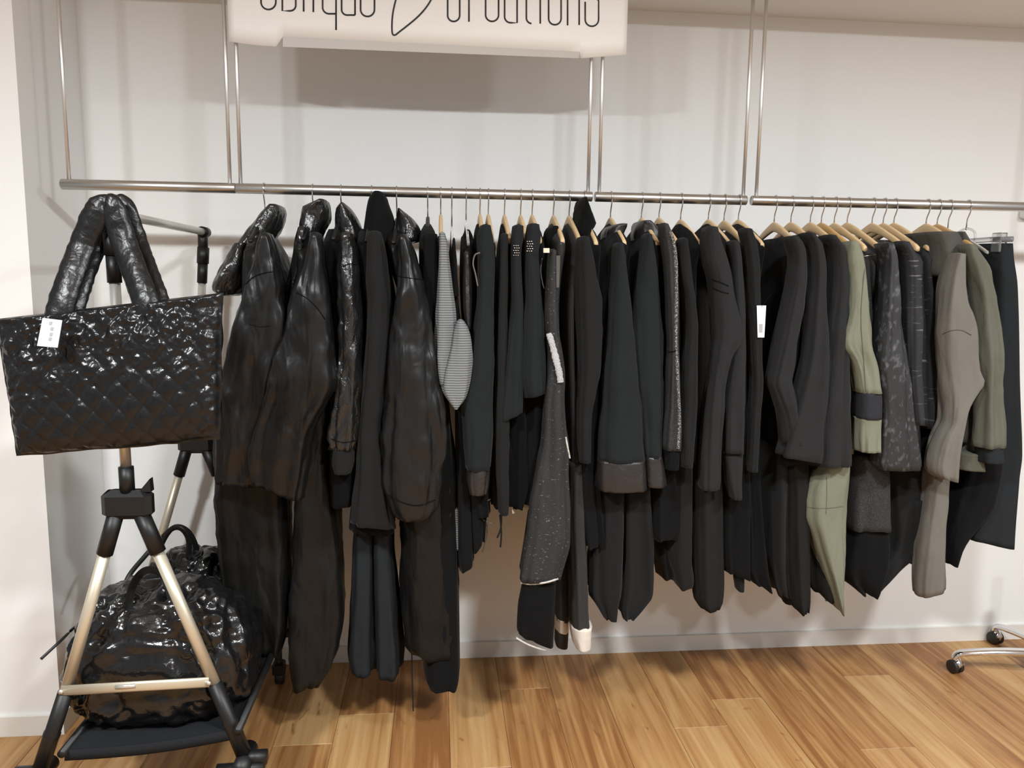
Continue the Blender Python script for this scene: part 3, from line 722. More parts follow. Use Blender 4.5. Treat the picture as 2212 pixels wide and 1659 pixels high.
# 12, 13 studded
def studs(g, cx, cy, n, m_, Y):
    for i in range(n):
        for j in range(m_):
            p = surf(g, cx+(i-(n-1)/2)*4.6+(j % 2)*1.8, cy+(j-(m_-1)/2)*5.2, 0.0012)
            b = MB(); b.tube([p+Vector((-0.0032, 0, 0.0008)), p+Vector((-0.0012, -0.002, 0.0)), p+Vector((0.0032, 0, -0.0008))], [0.0010, 0.0016, 0.0009], 6)
            b.build('stud', M_stud, g)
g = garment('studded_top', 'blue-black top with silver shoulder studs and longer slanted hem', 'top', 1125, [
    ('body', [(476, 1117, 1133), (496, 1108, 1132), (600, 1104, 1132), (800, 1096, 1134), (950, 1098, 1140), (1040, 1098, 1145), (1095, 1106, 1128)], M_black, k(BD, neckw=0.03, sr=0.078)),
    ('sleeve', [(487, 1108, 1130), (510, 1105, 1130), (540, 1104, 1126), (630, 1105, 1127), (712, 1100, 1129), (800, 1092, 1130), (870, 1086, 1129), (902, 1083, 1128)], M_black2, k(SL, near=-0.690, depth=0.085, folds=0.22, tilt=-24)),
])
studs(g, 1115, 541, 3, 5, -0.672)
hanger(1125, 'wood', 'pale wooden hanger in the longer studded top', 465)
g = garment('studded_top', 'blue-black top with silver shoulder studs and shorter straight hem', 'top', 1150, [
    ('body', [(476, 1142, 1158), (496, 1138, 1168), (600, 1136, 1170), (800, 1134, 1174), (860, 1130, 1172), (950, 1118, 1164), (1030, 1112, 1152), (1085, 1116, 1142)], M_black, k(BD, neckw=0.03, sr=0.078)),
    ('sleeve', [(484, 1140, 1164), (510, 1136, 1168), (540, 1134, 1162), (630, 1134, 1167), (712, 1130, 1174), (800, 1129, 1177), (856, 1134, 1175)], M_black2, k(SL, near=-0.697, depth=0.085, folds=0.22, tilt=-10)),
])
studs(g, 1144, 532, 3, 5, -0.679)
card('paper_tag', ([(1135, 1032), (1148, 1036), (1146, 1068), (1134, 1064)], -0.60), M_cream, g)
card('paper_tag', ([(1125, 1066), (1146, 1070), (1144, 1102), (1123, 1096)], -0.602), M_cream, g)
card('paper_tag', ([(1099, 1056), (1104, 1054), (1112, 1108), (1107, 1110)], -0.60), M_cream, g)
hanger(1150, 'wood', 'pale wooden hanger in the shorter studded top', 464)
# 14 flecked coat
g = garment('flecked_coat', 'long flecked charcoal coat with raw white hem and white fleece edge', 'coat', 1196, [
    ('body', [(476, 1188, 1204), (504, 1180, 1212), (600, 1180, 1208), (720, 1176, 1210), (860, 1176, 1214), (1000, 1168, 1222), (1100, 1154, 1224), (1180, 1142, 1224), (1256, 1130, 1208)], M_speck, k(BD, neckw=0.03, sr=0.078)),
    ('sleeve', [(540, 1186, 1200), (600, 1182, 1200), (700, 1178, 1204), (760, 1184, 1212), (800, 1184, 1216), (875, 1178, 1217), (950, 1173, 1223), (1024, 1160, 1225), (1099, 1148, 1225), (1174, 1139, 1225), (1258, 1127, 1206)], M_speck, k(SL, near=-0.712, depth=0.09, folds=0.35)),
    ('collar', [(488, 1186, 1204), (498, 1180, 1210), (520, 1177, 1211), (540, 1180, 1206)], M_black, k(CO, near=-0.54)),
    ('underskirt', [(1230, 1134, 1200), (1323, 1121, 1199), (1375, 1116, 1197), (1390, 1130, 1196)], M_black, k(SL, near=-0.697, depth=0.08, folds=0.3, tilt=30)),
])
def fluffy(name, pts, Y, r, m, g, flat=None):
    b = MB(); P = [surf(g, p.x, p.y, r*0.5) for p in smoothpath([(x_, y_, 0) for x_, y_ in pts], 10)]
    b.tube(P, [r*(0.85+0.3*random.random()) for _ in P], 10, True, flat, (0, -1, 0)); return b.build(name, m, g)
fluffy('fleece_edge', [(1186, 720), (1194, 748), (1202, 780), (1208, 805), (1211, 826)], -0.70, 0.0105, M_sherpa, g, (0.5, 1.0))
fluffy('raw_edge', [(1125, 1259), (1150, 1262), (1180, 1258), (1206, 1250)], -0.695, 0.003, M_raw, g)
fluffy('raw_edge', [(1115, 1378), (1140, 1392), (1168, 1402), (1182, 1404)], -0.68, 0.003, M_raw, g)
fluffy('zip', [(1222, 944), (1226, 965), (1231, 990)], -0.69, 0.0028, M_raw, g)
card('leather_tag', ([(1195, 552), (1210, 552), (1208, 621), (1198, 621)], -0.655), M_taupetag, g)
card('hanging_loop', ([(1174, 536), (1187, 536), (1187, 546), (1174, 546)], -0.722), M_gold, g)
tube('piping', smoothpath([PY(x_, y_, -0.66) for x_, y_ in ((1171, 558), (1168, 585), (1172, 612), (1176, 624))]), 0.0018, M_cord, g, 6)
hanger(1196, 'wood', 'pale wooden hanger in the flecked charcoal coat', 465)
# 15 flecked trousers outfit
g = garment('flecked_jacket', 'fine-flecked brown-black jacket with long trousers and turned-up cream cuffs', 'outfit', 1230, [
    ('jacket', [(476, 1222, 1238), (496, 1221, 1239), (560, 1216, 1240), (700, 1217, 1240), (850, 1222, 1242), (1000, 1226, 1252), (1080, 1226, 1260)], M_speck2, k(BD, neckw=0.03, sr=0.078)),
    ('trouser_leg', [(1000, 1226, 1258), (1100, 1227, 1261), (1200, 1230, 1264), (1290, 1233, 1268), (1368, 1236, 1271)], M_speck2, k(LW, near=-0.63, depth=0.12, folds=0.25, wave=0.002)),
    ('turned_cuff', [(1360, 1232, 1277), (1372, 1234, 1276), (1398, 1239, 1275), (1406, 1241, 1274)], M_cream, k(LW, near=-0.637, depth=0.135, folds=0.1, wave=0)),
    ('trouser_leg', [(1080, 1200, 1232), (1200, 1199, 1231), (1342, 1199, 1230)], M_speck2, k(LW, near=-0.50, depth=0.12, folds=0.25, wave=0.002)),
    ('turned_cuff', [(1340, 1199, 1227), (1368, 1199, 1226)], M_cream, k(LW, near=-0.505, depth=0.13, folds=0.1, wave=0)),
    ('trouser_leg', [(1366, 1200, 1227), (1401, 1200, 1226)], M_speck2, k(LW, near=-0.498, depth=0.11, folds=0.1, wave=0)),
])
hanger(1230, 'wood', 'pale wooden hanger in the brown-black flecked outfit', 466)
# 16
garment('hooded_jacket', 'matte black jacket with pointed frilled hood at the gap in the rail', 'jacket', 1263, [
    ('body', [(476, 1255, 1271), (504, 1244, 1276), (560, 1242, 1286), (700, 1242, 1296), (850, 1240, 1290), (1000, 1244, 1290), (1100, 1250, 1296), (1160, 1256, 1300), (1178, 1262, 1296)], M_black, k(BD, neckw=0.03, sr=0.078)),
    ('sleeve', [(512, 1250, 1270), (560, 1247, 1281), (610, 1246, 1290), (650, 1246, 1296), (720, 1250, 1297), (800, 1252, 1293), (850, 1250, 1284), (900, 1248, 1274), (1000, 1250, 1272)], M_soft, k(SL, near=-0.687, folds=0.3)),
    ('hood', [(426, 1257, 1262), (436, 1252, 1268), (452, 1249, 1276), (466, 1247, 1281), (480, 1245, 1286), (490, 1244, 1282), (500, 1243, 1276), (515, 1246, 1272)], M_black, dict(near=-0.54, depth=0.2, folds=0.3, hollow=False, crumple=0.004, cscale=40)),
])
hanger(1263, 'wood', 'wooden hanger hidden under the pointed frilled hood', 470)
# 17 / 18
garment('leather_trim_sweater', 'blue-black sweater with wide leather hem band, leather collar standing up', 'sweater', 1320, [
    ('body', [(476, 1312, 1328), (504, 1304, 1340), (560, 1288, 1346), (700, 1286, 1358), (850, 1290, 1372), (980, 1292, 1380), (1050, 1294, 1384)], M_black, k(BD, neckw=0.03, sr=0.078)),
    ('sleeve', [(526, 1328, 1343), (560, 1325, 1349), (620, 1321, 1357), (680, 1317, 1363), (750, 1312, 1372), (800, 1308, 1376), (870, 1304, 1380), (935, 1296, 1385), (999, 1292, 1392)], M_black2, k(SL, near=-0.697, depth=0.10, folds=0.25, wave=0.0)),
    ('hem_band', [(998, 1291, 1392), (1030, 1290, 1395), (1063, 1291, 1397)], M_leather, k(SL, near=-0.702, depth=0.11, folds=0.2, crumple=0.003), ),
    ('collar', [(483, 1326, 1353), (490, 1312, 1352), (505, 1308, 1346), (525, 1308, 1342), (545, 1312, 1342)], M_leather, k(CO, near=-0.53, crumple=0.003)),
])
hanger(1320, 'wood', 'pale wooden hanger in the sweater with the standing leather collar', 470)
garment('leather_trim_sweater', 'blue-black sweater with narrower leather hem band, overlapped by the wider-banded one', 'sweater', 1387, [
    ('body', [(476, 1379, 1395), (504, 1376, 1408), (560, 1364, 1412), (640, 1352, 1420), (800, 1362, 1428), (950, 1376, 1428), (1040, 1384, 1430)], M_black, k(BD, neckw=0.03, sr=0.078)),
    ('sleeve', [(506, 1391, 1405), (540, 1387, 1410), (570, 1383, 1415), (620, 1374, 1421), (680, 1368, 1425), (730, 1366, 1430), (800, 1370, 1429), (870, 1378, 1427), (990, 1388, 1426)], M_black2, k(SL, near=-0.677, depth=0.085, folds=0.25, wave=0)),
    ('hem_band', [(988, 1388, 1427), (1020, 1390, 1432), (1053, 1392, 1436)], M_leather, k(SL, near=-0.680, depth=0.095, folds=0.2, crumple=0.003)),
    ('collar', [(476, 1380, 1402), (486, 1374, 1415), (500, 1372, 1424), (516, 1374, 1420)], M_leather, k(CO, near=-0.52, crumple=0.004)),
])
hanger(1387, 'wood', 'pale wooden hanger in the narrower-banded leather-trim sweater', 472)
garment('black_trousers', 'wide black trousers with two drooping tips under the leather-trimmed sweaters', 'trousers', 1345, [
    ('trouser_leg', [(1020, 1296, 1345), (1100, 1286, 1346), (1200, 1276, 1345), (1285, 1273, 1340), (1310, 1288, 1332), (1338, 1302, 1325)], M_soft, k(LW, near=-0.60, depth=0.16, wave=0)),
    ('trouser_leg', [(1020, 1345, 1398), (1100, 1346, 1402), (1200, 1346, 1406), (1285, 1338, 1406), (1310, 1336, 1388), (1340, 1342, 1361)], M_soft, k(LW, near=-0.60, depth=0.16, wave=0)),
    ('waist', [(960, 1310, 1380), (1050, 1298, 1396)], M_soft, k(LW, near=-0.59, depth=0.22)),
])
# 19
g = garment('shimmer_jacket', 'charcoal shimmer jacket with silver-thread front edge and black hem', 'jacket', 1425, [
    ('body', [(476, 1417, 1433), (496, 1420, 1442), (560, 1424, 1462), (800, 1430, 1466), (972, 1430, 1466), (1080, 1408, 1464), (1140, 1408, 1464), (1164, 1412, 1450)], M_black, k(BD, neckw=0.03, sr=0.078)),
    ('sleeve', [(483, 1426, 1440), (515, 1430, 1454), (560, 1436, 1462), (620, 1439, 1462), (680, 1442, 1462), (740, 1444, 1462), (800, 1442, 1465), (877, 1440, 1468), (913, 1437, 1469), (974, 1433, 1466)], M_shimmer, k(SL, near=-0.692, depth=0.08, folds=0.2)),
    ('silver_edge', [(500, 1444, 1450), (540, 1454, 1461), (600, 1457, 1464), (720, 1456, 1463), (800, 1459, 1466), (913, 1464, 1470), (970, 1461, 1467)], M_shimmeredge, k(SL, near=-0.700, depth=0.02, folds=0.05, n=14)),
    ('cuff', [(973, 1433, 1466), (1016, 1435, 1464)], M_black, k(SL, near=-0.684, depth=0.075, folds=0.1)),
])
seam(g, [(1443, 760), (1452, 760), (1460, 758)])
hanger(1425, 'wood', 'pale wooden hanger in the silver-edged jacket', 470)
# 20
garment('charcoal_tunic', 'narrow charcoal top over a black flared skirt, right of the silver-edged jacket', 'tunic', 1472, [
    ('body', [(476, 1464, 1480), (520, 1466, 1482), (640, 1470, 1498), (800, 1472, 1502), (1000, 1466, 1496)], M_black, k(BD, neckw=0.03, sr=0.078)),
    ('sleeve', [(515, 1469, 1480), (560, 1466, 1487), (600, 1471, 1492), (650, 1480, 1498), (710, 1483, 1503), (770, 1479, 1502), (877, 1475, 1499), (945, 1470, 1496), (1011, 1470, 1491)], M_soft, k(SL, near=-0.697, depth=0.085, folds=0.25)),
    ('skirt', [(980, 1444, 1494), (1060, 1440, 1494), (1163, 1434, 1494), (1205, 1432, 1494), (1240, 1442, 1494), (1262, 1446, 1490)], M_soft, k(LW, near=-0.60, depth=0.26, tilt=-20)),
])
hanger(1472, 'wood', 'pale wooden hanger in the narrow charcoal top, seen edge-on', 474)
# 21
g = garment('long_cardigan', 'long dark grey cardigan with bent elbow and rounded lowest hem', 'cardigan', 1532, [
    ('body', [(476, 1524, 1540), (496, 1520, 1548), (520, 1506, 1550), (600, 1500, 1556), (700, 1498, 1560), (850, 1500, 1558), (1069, 1495, 1554), (1163, 1494, 1554), (1257, 1496, 1554), (1295, 1500, 1551), (1312, 1510, 1544)], M_brownblack, k(BD, neckw=0.03, sr=0.078, wave=0.001, taper=0.22)),
    ('sleeve', [(490, 1524, 1546), (516, 1520, 1553), (560, 1524, 1566), (600, 1536, 1575), (640, 1540, 1581), (690, 1544, 1592), (724, 1545, 1600), (745, 1543, 1594), (770, 1540, 1577), (815, 1534, 1565), (900, 1524, 1556), (990, 1516, 1552), (1060, 1514, 1548)], M_char, k(SL, near=-0.702, depth=0.095, folds=0.3)),
])
seam(g, [(1538, 604), (1556, 610), (1574, 618)])
seam(g, [(1540, 622), (1558, 630), (1574, 634)])
hanger(1532, 'wood', 'pale wooden hanger in the long dark grey cardigan', 474)
# 22
g = garment('grey_jacket', 'charcoal jacket with long split cuff, right of the long cardigan', 'jacket', 1566, [
    ('body', [(500, 1558, 1580), (560, 1564, 1596), (700, 1564, 1602), (900, 1560, 1602), (1050, 1558, 1612), (1180, 1556, 1612), (1240, 1560, 1612)], M_black, k(BD, tilt=18)),
    ('sleeve', [(521, 1575, 1591), (560, 1578, 1598), (620, 1580, 1602), (700, 1584, 1605), (770, 1578, 1606), (877, 1566, 1604), (980, 1564, 1601)], M_char, k(SL, near=-0.687, depth=0.085, folds=0.25)),
    ('cuff', [(979, 1565, 1601), (1030, 1570, 1600), (1080, 1579, 1597)], M_char, k(SL, near=-0.682, depth=0.075, folds=0.2)),
    ('skirt_tip', [(1200, 1584, 1606), (1250, 1588, 1605), (1279, 1592, 1603)], M_soft, k(LW, near=-0.605, depth=0.06, wave=0, folds=0.1)),
])
seam(g, [(1564, 982), (1582, 984), (1601, 981)], 0.002)
hanger(1566, 'wood', 'pale wooden hanger with its bare right arm showing before the rail gap', 476)
# 23
garment('black_jacket', 'plain black jacket just left of the white swing tag', 'jacket', 1597, [
    ('body', [(476, 1589, 1605), (496, 1588, 1616), (530, 1588, 1628), (650, 1592, 1634), (800, 1598, 1640), (1000, 1598, 1632), (1150, 1606, 1640), (1230, 1606, 1650), (1268, 1625, 1656)], M_black, k(BD, neckw=0.03, sr=0.078, tilt=16)),
    ('sleeve', [(494, 1600, 1620), (530, 1608, 1632), (590, 1616, 1636), (680, 1620, 1638), (770, 1622, 1642), (830, 1624, 1644), (900, 1620, 1638), (1020, 1614, 1631)], M_soft, k(SL, near=-0.692, depth=0.08, folds=0.25)),
])
hanger(1597, 'wood', 'pale wooden hanger last before the rail gap on the right', 474)
# 24..27 soft black tops on the right rail
g = garment('tagged_top', 'soft black top with a white swing tag on its front', 'top', 1675, [
    ('body', [(512, 1690, 1722), (560, 1694, 1732), (700, 1690, 1730), (850, 1680, 1722), (1000, 1668, 1712)], M_black, k(BD, neckw=0.115, folds=0.15)),
    ('sleeve', [(511, 1700, 1718), (530, 1706, 1732), (560, 1712, 1737), (600, 1708, 1738), (650, 1698, 1734), (700, 1688, 1726), (760, 1674, 1716), (800, 1666, 1712), (825, 1660, 1708), (850, 1668, 1712), (900, 1686, 1720), (960, 1694, 1726)], M_char, k(SL, near=-0.712, depth=0.09, folds=0.3)),
    ('trousers', [(960, 1655, 1700), (1100, 1650, 1702), (1200, 1648, 1704), (1270, 1660, 1706), (1290, 1672, 1704)], M_soft, k(LW, near=-0.59, depth=0.3, tilt=16)),
])
tg = card('swing_tag', ([(1635, 660), (1655, 660), (1651, 729), (1637, 729)], -0.70), M_paper, g)
tube('tag_thread', [PY(1645, 663, -0.701), PY(1658, 645, -0.69), surf(g, 1685, 620, 0.0)], 0.0008, M_seam, g, 6)
card('print_mark', ([(1640, 700), (1648, 700), (1647, 718), (1640, 718)], -0.7015), M_ink2, tg, 0.001)
hanger(1675, 'wood', 'pale wooden hanger first on the right-hand rail, both arms bare', 480)
garment('soft_top', 'soft black top with folded sleeve, second on the right-hand rail', 'top', 1711, [
    ('body', [(505, 1728, 1756), (560, 1736, 1770), (700, 1735, 1778), (850, 1726, 1786), (950, 1716, 1786), (1005, 1700, 1786)], M_soft, k(BD, neckw=0.115, folds=0.25, tilt=20)),
    ('sleeve', [(503, 1736, 1750), (530, 1748, 1768), (580, 1752, 1775), (650, 1748, 1778), (750, 1742, 1782), (850, 1722, 1780), (930, 1704, 1774), (996, 1688, 1770)], M_char, k(SL, near=-0.722, depth=0.10, folds=0.4, tilt=16)),
    ('trousers', [(980, 1690, 1736), (1060, 1698, 1737), (1160, 1698, 1738), (1260, 1700, 1740), (1300, 1704, 1741), (1323, 1710, 1737)], M_brownblack, k(LW, near=-0.62, depth=0.2)),
])
hanger(1711, 'wood', 'pale wooden hanger second on the right-hand rail', 480)
garment('soft_top', 'wide soft black top with curved hem, left of the olive shirt', 'top', 1753, [
    ('body', [(510, 1768, 1806), (560, 1776, 1818), (700, 1776, 1826), (850, 1760, 1828), (950, 1750, 1829), (1012, 1744, 1830)], M_soft, k(BD, neckw=0.12, folds=0.2)),
    ('sleeve', [(508, 1780, 1798), (540, 1794, 1818), (600, 1796, 1825), (700, 1786, 1828), (800, 1776, 1829), (900, 1766, 1829), (1010, 1760, 1830)], M_char, k(SL, near=-0.707, depth=0.09, folds=0.35)),
    ('trousers', [(990, 1738, 1790), (1100, 1735, 1795), (1200, 1738, 1800), (1265, 1745, 1795), (1292, 1758, 1785)], M_brownblack, k(LW, near=-0.60, depth=0.3, tilt=14)),
])
hanger(1753, 'wood', 'pale wooden hanger third on the right-hand rail', 480)
g = garment('olive_trousers', 'olive green trousers tapering to a point under the curved black hem', 'trousers', 1777, [
    ('trouser_leg', [(960, 1778, 1828), (1016, 1766, 1828), (1035, 1752, 1827), (1060, 1744, 1825), (1090, 1738, 1822), (1118, 1738, 1821), (1150, 1750, 1819), (1220, 1772, 1815), (1270, 1789, 1811), (1324, 1804, 1810)], M_olive, k(LW, near=-0.655, depth=0.12, folds=0.4, crumple=0.004)),
    ('waist', [(780, 1820, 1832), (880, 1818, 1834), (980, 1800, 1832)], M_olive, k(LW, near=-0.60, depth=0.2, folds=0.2)),
])
seam(g, [(1739, 1094), (1760, 1098), (1790, 1098), (1820, 1094)], 0.0011, M_olive2)
seam(g, [(1786, 1030), (1786, 1070), (1784, 1110)], 0.0011, M_olive2)
hanger(1777, 'amber', 'amber wooden hanger, the darkest one on the right-hand rail', 481)
# 28 olive shirt
g = garment('olive_shirt', 'olive green shirt with navy band round its sleeve', 'shirt', 1805, [
    ('body', [(520, 1828, 1850), (600, 1832, 1866), (700, 1830, 1872), (800, 1832, 1876), (900, 1832, 1872), (956, 1832, 1870)], M_shimmer, k(BD, neckw=0.115)),
    ('sleeve', [(522, 1828, 1845), (545, 1826, 1857), (600, 1832, 1865), (650, 1832, 1872), (700, 1826, 1876), (733, 1816, 1879), (750, 1821, 1881), (778, 1838, 1888), (800, 1846, 1892), (850, 1855, 1897)], M_olive, k(SL, near=-0.722, depth=0.085, folds=0.3, wave=0)),
    ('sleeve_band', [(849, 1855, 1897), (906, 1853, 1899)], M_navy, k(SL, near=-0.723, depth=0.087, folds=0.1, levels=10)),
    ('cuff', [(905, 1852, 1899), (940, 1851, 1898), (978, 1853, 1894)], M_olive, k(SL, near=-0.722, depth=0.085, folds=0.2, crumple=0.004)),
    ('skirt', [(985, 1834, 1914), (1060, 1832, 1915), (1148, 1830, 1914)], M_shimmer, k(LW, near=-0.62, depth=0.22, folds=0.3, wave=0.002)),
    ('underskirt', [(1100, 1826, 1916), (1160, 1824, 1916), (1220, 1814, 1912), (1260, 1826, 1892), (1286, 1852, 1875)], M_black, k(LW, near=-0.60, depth=0.24)),
])
seam(g, [(1868, 580), (1862, 640), (1860, 700), (1866, 780), (1870, 846)], 0.0012, M_olive2)
hanger(1805, 'wood', 'pale wooden hanger in the olive shirt', 482)
# 29
g = garment('chain_top', 'charcoal top hanging slack from a fine chain beside the olive shirt', 'top', 1833, [
    ('body', [(530, 1866, 1890), (600, 1876, 1908), (700, 1884, 1912), (800, 1888, 1914), (900, 1888, 1912), (1000, 1880, 1912)], M_shimmer, k(BD, neckw=0.115)),
])
tube('chain', [PY(1862, 554, -0.612), PY(1900, 550, -0.612)], 0.0013, M_stud, g, 6)
tube('chain', smoothpath([PY(1856, 538, -0.60), PY(1862, 542, -0.60), PY(1866, 540, -0.60)]), 0.002, M_stud, g, 6)
hanger(1833, 'wood', 'pale wooden hanger with its whole right arm bare, fine chain at the tip', 481)
# 30
garment('foil_jacket', 'black jacket with brushed silver foil print', 'jacket', 1887, [
    ('body', [(515, 1890, 1922), (600, 1900, 1940), (800, 1900, 1955), (950, 1905, 1975), (1010, 1905, 1976)], M_foil, k(BD, neckw=0.115)),
    ('sleeve', [(525, 1902, 1922), (560, 1908, 1932), (620, 1904, 1936), (700, 1898, 1942), (780, 1893, 1952), (850, 1900, 1960), (900, 1904, 1964), (959, 1900, 1975), (1003, 1895, 1980), (1017, 1900, 1974)], M_foil, k(SL, near=-0.712, depth=0.09, folds=0.4)),
    ('skirt', [(1000, 1902, 1985), (1080, 1905, 1990), (1140, 1910, 1994), (1180, 1908, 1990), (1225, 1880, 1930), (1276, 1868, 1880)], M_soft, k(LW, near=-0.575, depth=0.2)),
    ('skirt_tip', [(1080, 1945, 1994), (1150, 1945, 1994), (1190, 1950, 1994), (1234, 1976, 1994)], M_soft, k(LW, near=-0.59, depth=0.2)),
])
hanger(1887, 'wood', 'pale wooden hanger in the foil-print jacket', 482)
garment('streaked_top', 'black top with thin pale streaks, between the foil jacket and the taupe jacket', 'top', 1911, [
    ('body', [(520, 1930, 1962), (600, 1944, 1984), (800, 1946, 1986), (915, 1950, 1990)], M_lines, k(BD, neckw=0.115)),
    ('sleeve', [(522, 1936, 1956), (560, 1952, 1976), (600, 1955, 1983), (700, 1954, 1985), (800, 1956, 1984), (918, 1964, 1990)], M_lines, k(SL, near=-0.702, depth=0.08, folds=0.25)),
])
hanger(1911, 'wood', 'pale wooden hanger in the streaked black top', 482)
garment('streaked_top', 'black streaked top with straight hem tucked behind the taupe hood', 'top', 1934, [
    ('body', [(514, 1958, 1984), (560, 1975, 1998), (620, 1984, 2004), (700, 1986, 2022), (800, 1982, 2030), (924, 1980, 2046)], M_lines, k(BD, neckw=0.12, folds=0.15, wave=0)),
    ('underlayer', [(900, 1982, 2042), (1000, 1984, 2038), (1100, 1984, 2030), (1180, 1984, 2014)], M_black, k(LW, near=-0.60, depth=0.3)),
])
hanger(1934, 'wood', 'pale wooden hanger rightmost of the three above the foil and streaked clothes', 481)
# 32 taupe
g = garment('taupe_jacket', 'taupe hooded jacket with long batwing sleeve', 'jacket', 2004, [
    ('body', [(520, 2006, 2040), (600, 2010, 2070), (700, 2012, 2080), (850, 2036, 2086), (950, 2044, 2074)], M_taupe2, k(BD, neckw=0.115)),
    ('sleeve', [(548, 2058, 2074), (600, 2044, 2074), (650, 2036, 2080), (680, 2033, 2095), (720, 2032, 2104), (760, 2033, 2105), (800, 2036, 2110), (824, 2038, 2120), (846, 2041, 2106), (879, 2045, 2083), (913, 2044, 2072), (940, 2032, 2066), (979, 2019, 2060), (1020, 2012, 2058), (1038, 2022, 2054)], M_taupe, k(SL, near=-0.732, depth=0.09, folds=0.35, tilt=10)),
    ('hood', [(500, 1996, 2062), (515, 2000, 2070), (535, 2006, 2074), (555, 2008, 2072), (575, 2008, 2060), (592, 2010, 2034)], M_taupe2, dict(near=-0.675, depth=0.22, folds=0.3, hollow=False, opentop=True)),
    ('trouser_leg', [(1020, 2008, 2042), (1078, 2004, 2039), (1145, 1993, 2033), (1211, 1985, 2031), (1261, 1982, 2032), (1284, 1984, 2031)], M_taupe, k(LW, near=-0.66, depth=0.1, folds=0.3, tilt=-28, wave=0)),
])
seam(g, [(2036, 722), (2056, 714), (2078, 714), (2098, 724)], 0.0012, M_taupe2)
hanger(2004, 'wood', 'pale wooden hanger over the taupe hood', 483)
garment('olive_jacket', 'olive-taupe jacket with dark cuff and ribbed hem, behind the taupe batwing sleeve', 'jacket', 2028, [
    ('body', [(510, 2050, 2084), (560, 2066, 2110), (650, 2078, 2120), (800, 2076, 2128), (930, 2064, 2122), (982, 2058, 2114)], M_olive2, k(BD, neckw=0.12, wave=0)),
    ('hem_band', [(981, 2058, 2112), (1017, 2060, 2111)], M_olive2, k(SL, near=-0.687, depth=0.2, folds=0.15, levels=10)),
    ('sleeve', [(528, 2078, 2094), (550, 2082, 2110), (580, 2092, 2128), (640, 2106, 2140), (700, 2110, 2150), (780, 2116, 2158), (870, 2116, 2160), (969, 2113, 2161)], M_olive2, k(SL, near=-0.737, depth=0.09, folds=0.4, crumple=0.005)),
    ('cuff', [(968, 2116, 2161), (1002, 2119, 2161)], M_charblue, k(SL, near=-0.732, depth=0.08, folds=0.1, levels=10)),
    ('collar', [(500, 2046, 2066), (520, 2050, 2078), (545, 2058, 2086)], M_taupe2, k(CO, near=-0.56)),
])
hanger(2028, 'amber', 'amber wooden hanger peeping from behind the taupe hood', 484)
# 34 clear hanger's dark top
garment('dark_top', 'slim dark top on a clear hanger behind the olive-taupe jacket', 'top', 2052, [
    ('body', [(540, 2086, 2104), (640, 2110, 2134), (800, 2118, 2146), (1000, 2090, 2150), (1080, 2060, 2140), (1180, 2036, 2062), (1216, 2034, 2046)], M_black, k(BD, neckw=0.115)),
])
hanger(2052, 'clear', 'clear plastic hanger arched behind the olive-taupe jacket collar', 490)
# 35 skirt on clip hanger
g = garment('pinned_skirt', 'black skirt pinned to a clear clip hanger at the right end', 'skirt', 2092, [
    ('skirt_body', [(526, 2136, 2172), (560, 2130, 2176), (617, 2132, 2184), (700, 2132, 2186), (800, 2130, 2186), (880, 2128, 2188), (979, 2122, 2190), (1030, 2112, 2184), (1100, 2090, 2182), (1172, 2074, 2180)], M_charblue, dict(near=-0.60, depth=0.40, folds=0.35, sq=3.4, wave=0.008, tilt=16)),
])
t = thing('clip_hanger', 'clear plastic clip hanger holding the pinned black skirt', 'hanger', (xr(2092), RY, RZ), HG)
o = bpy.data.objects.new('hook', hook_mesh(-0.085)); COL.objects.link(o); o.parent = t
zb = -0.125
tube('bar', [(0.0, -0.23, zb-0.004), (0, -0.12, zb), (0, 0.12, zb), (0, 0.2, zb-0.004)], 0.007, M_clear, t, 10, (1.3, 0.6), (0, 0, 1), world=False)
b = MB(); b.tube(smoothpath([(0, -0.05, zb), (0, -0.045, zb+0.03), (0, 0, zb+0.045), (0, 0.045, zb+0.03), (0, 0.05, zb)]), 0.004, 8); b.build('yoke', M_clear, t, True, False)
for yy in (-0.17, 0.12):
    b = MB(); b.bbox((-0.014, yy-0.022, zb-0.045), (-0.006, yy+0.022, zb+0.02), 0.003); b.bbox((0.006, yy-0.022, zb-0.045), (0.014, yy+0.022, zb+0.02), 0.003); b.box((-0.006, yy-0.02, zb-0.006), (0.006, yy+0.02, zb+0.006))
    b.build('clip', M_clear, t, False, False)

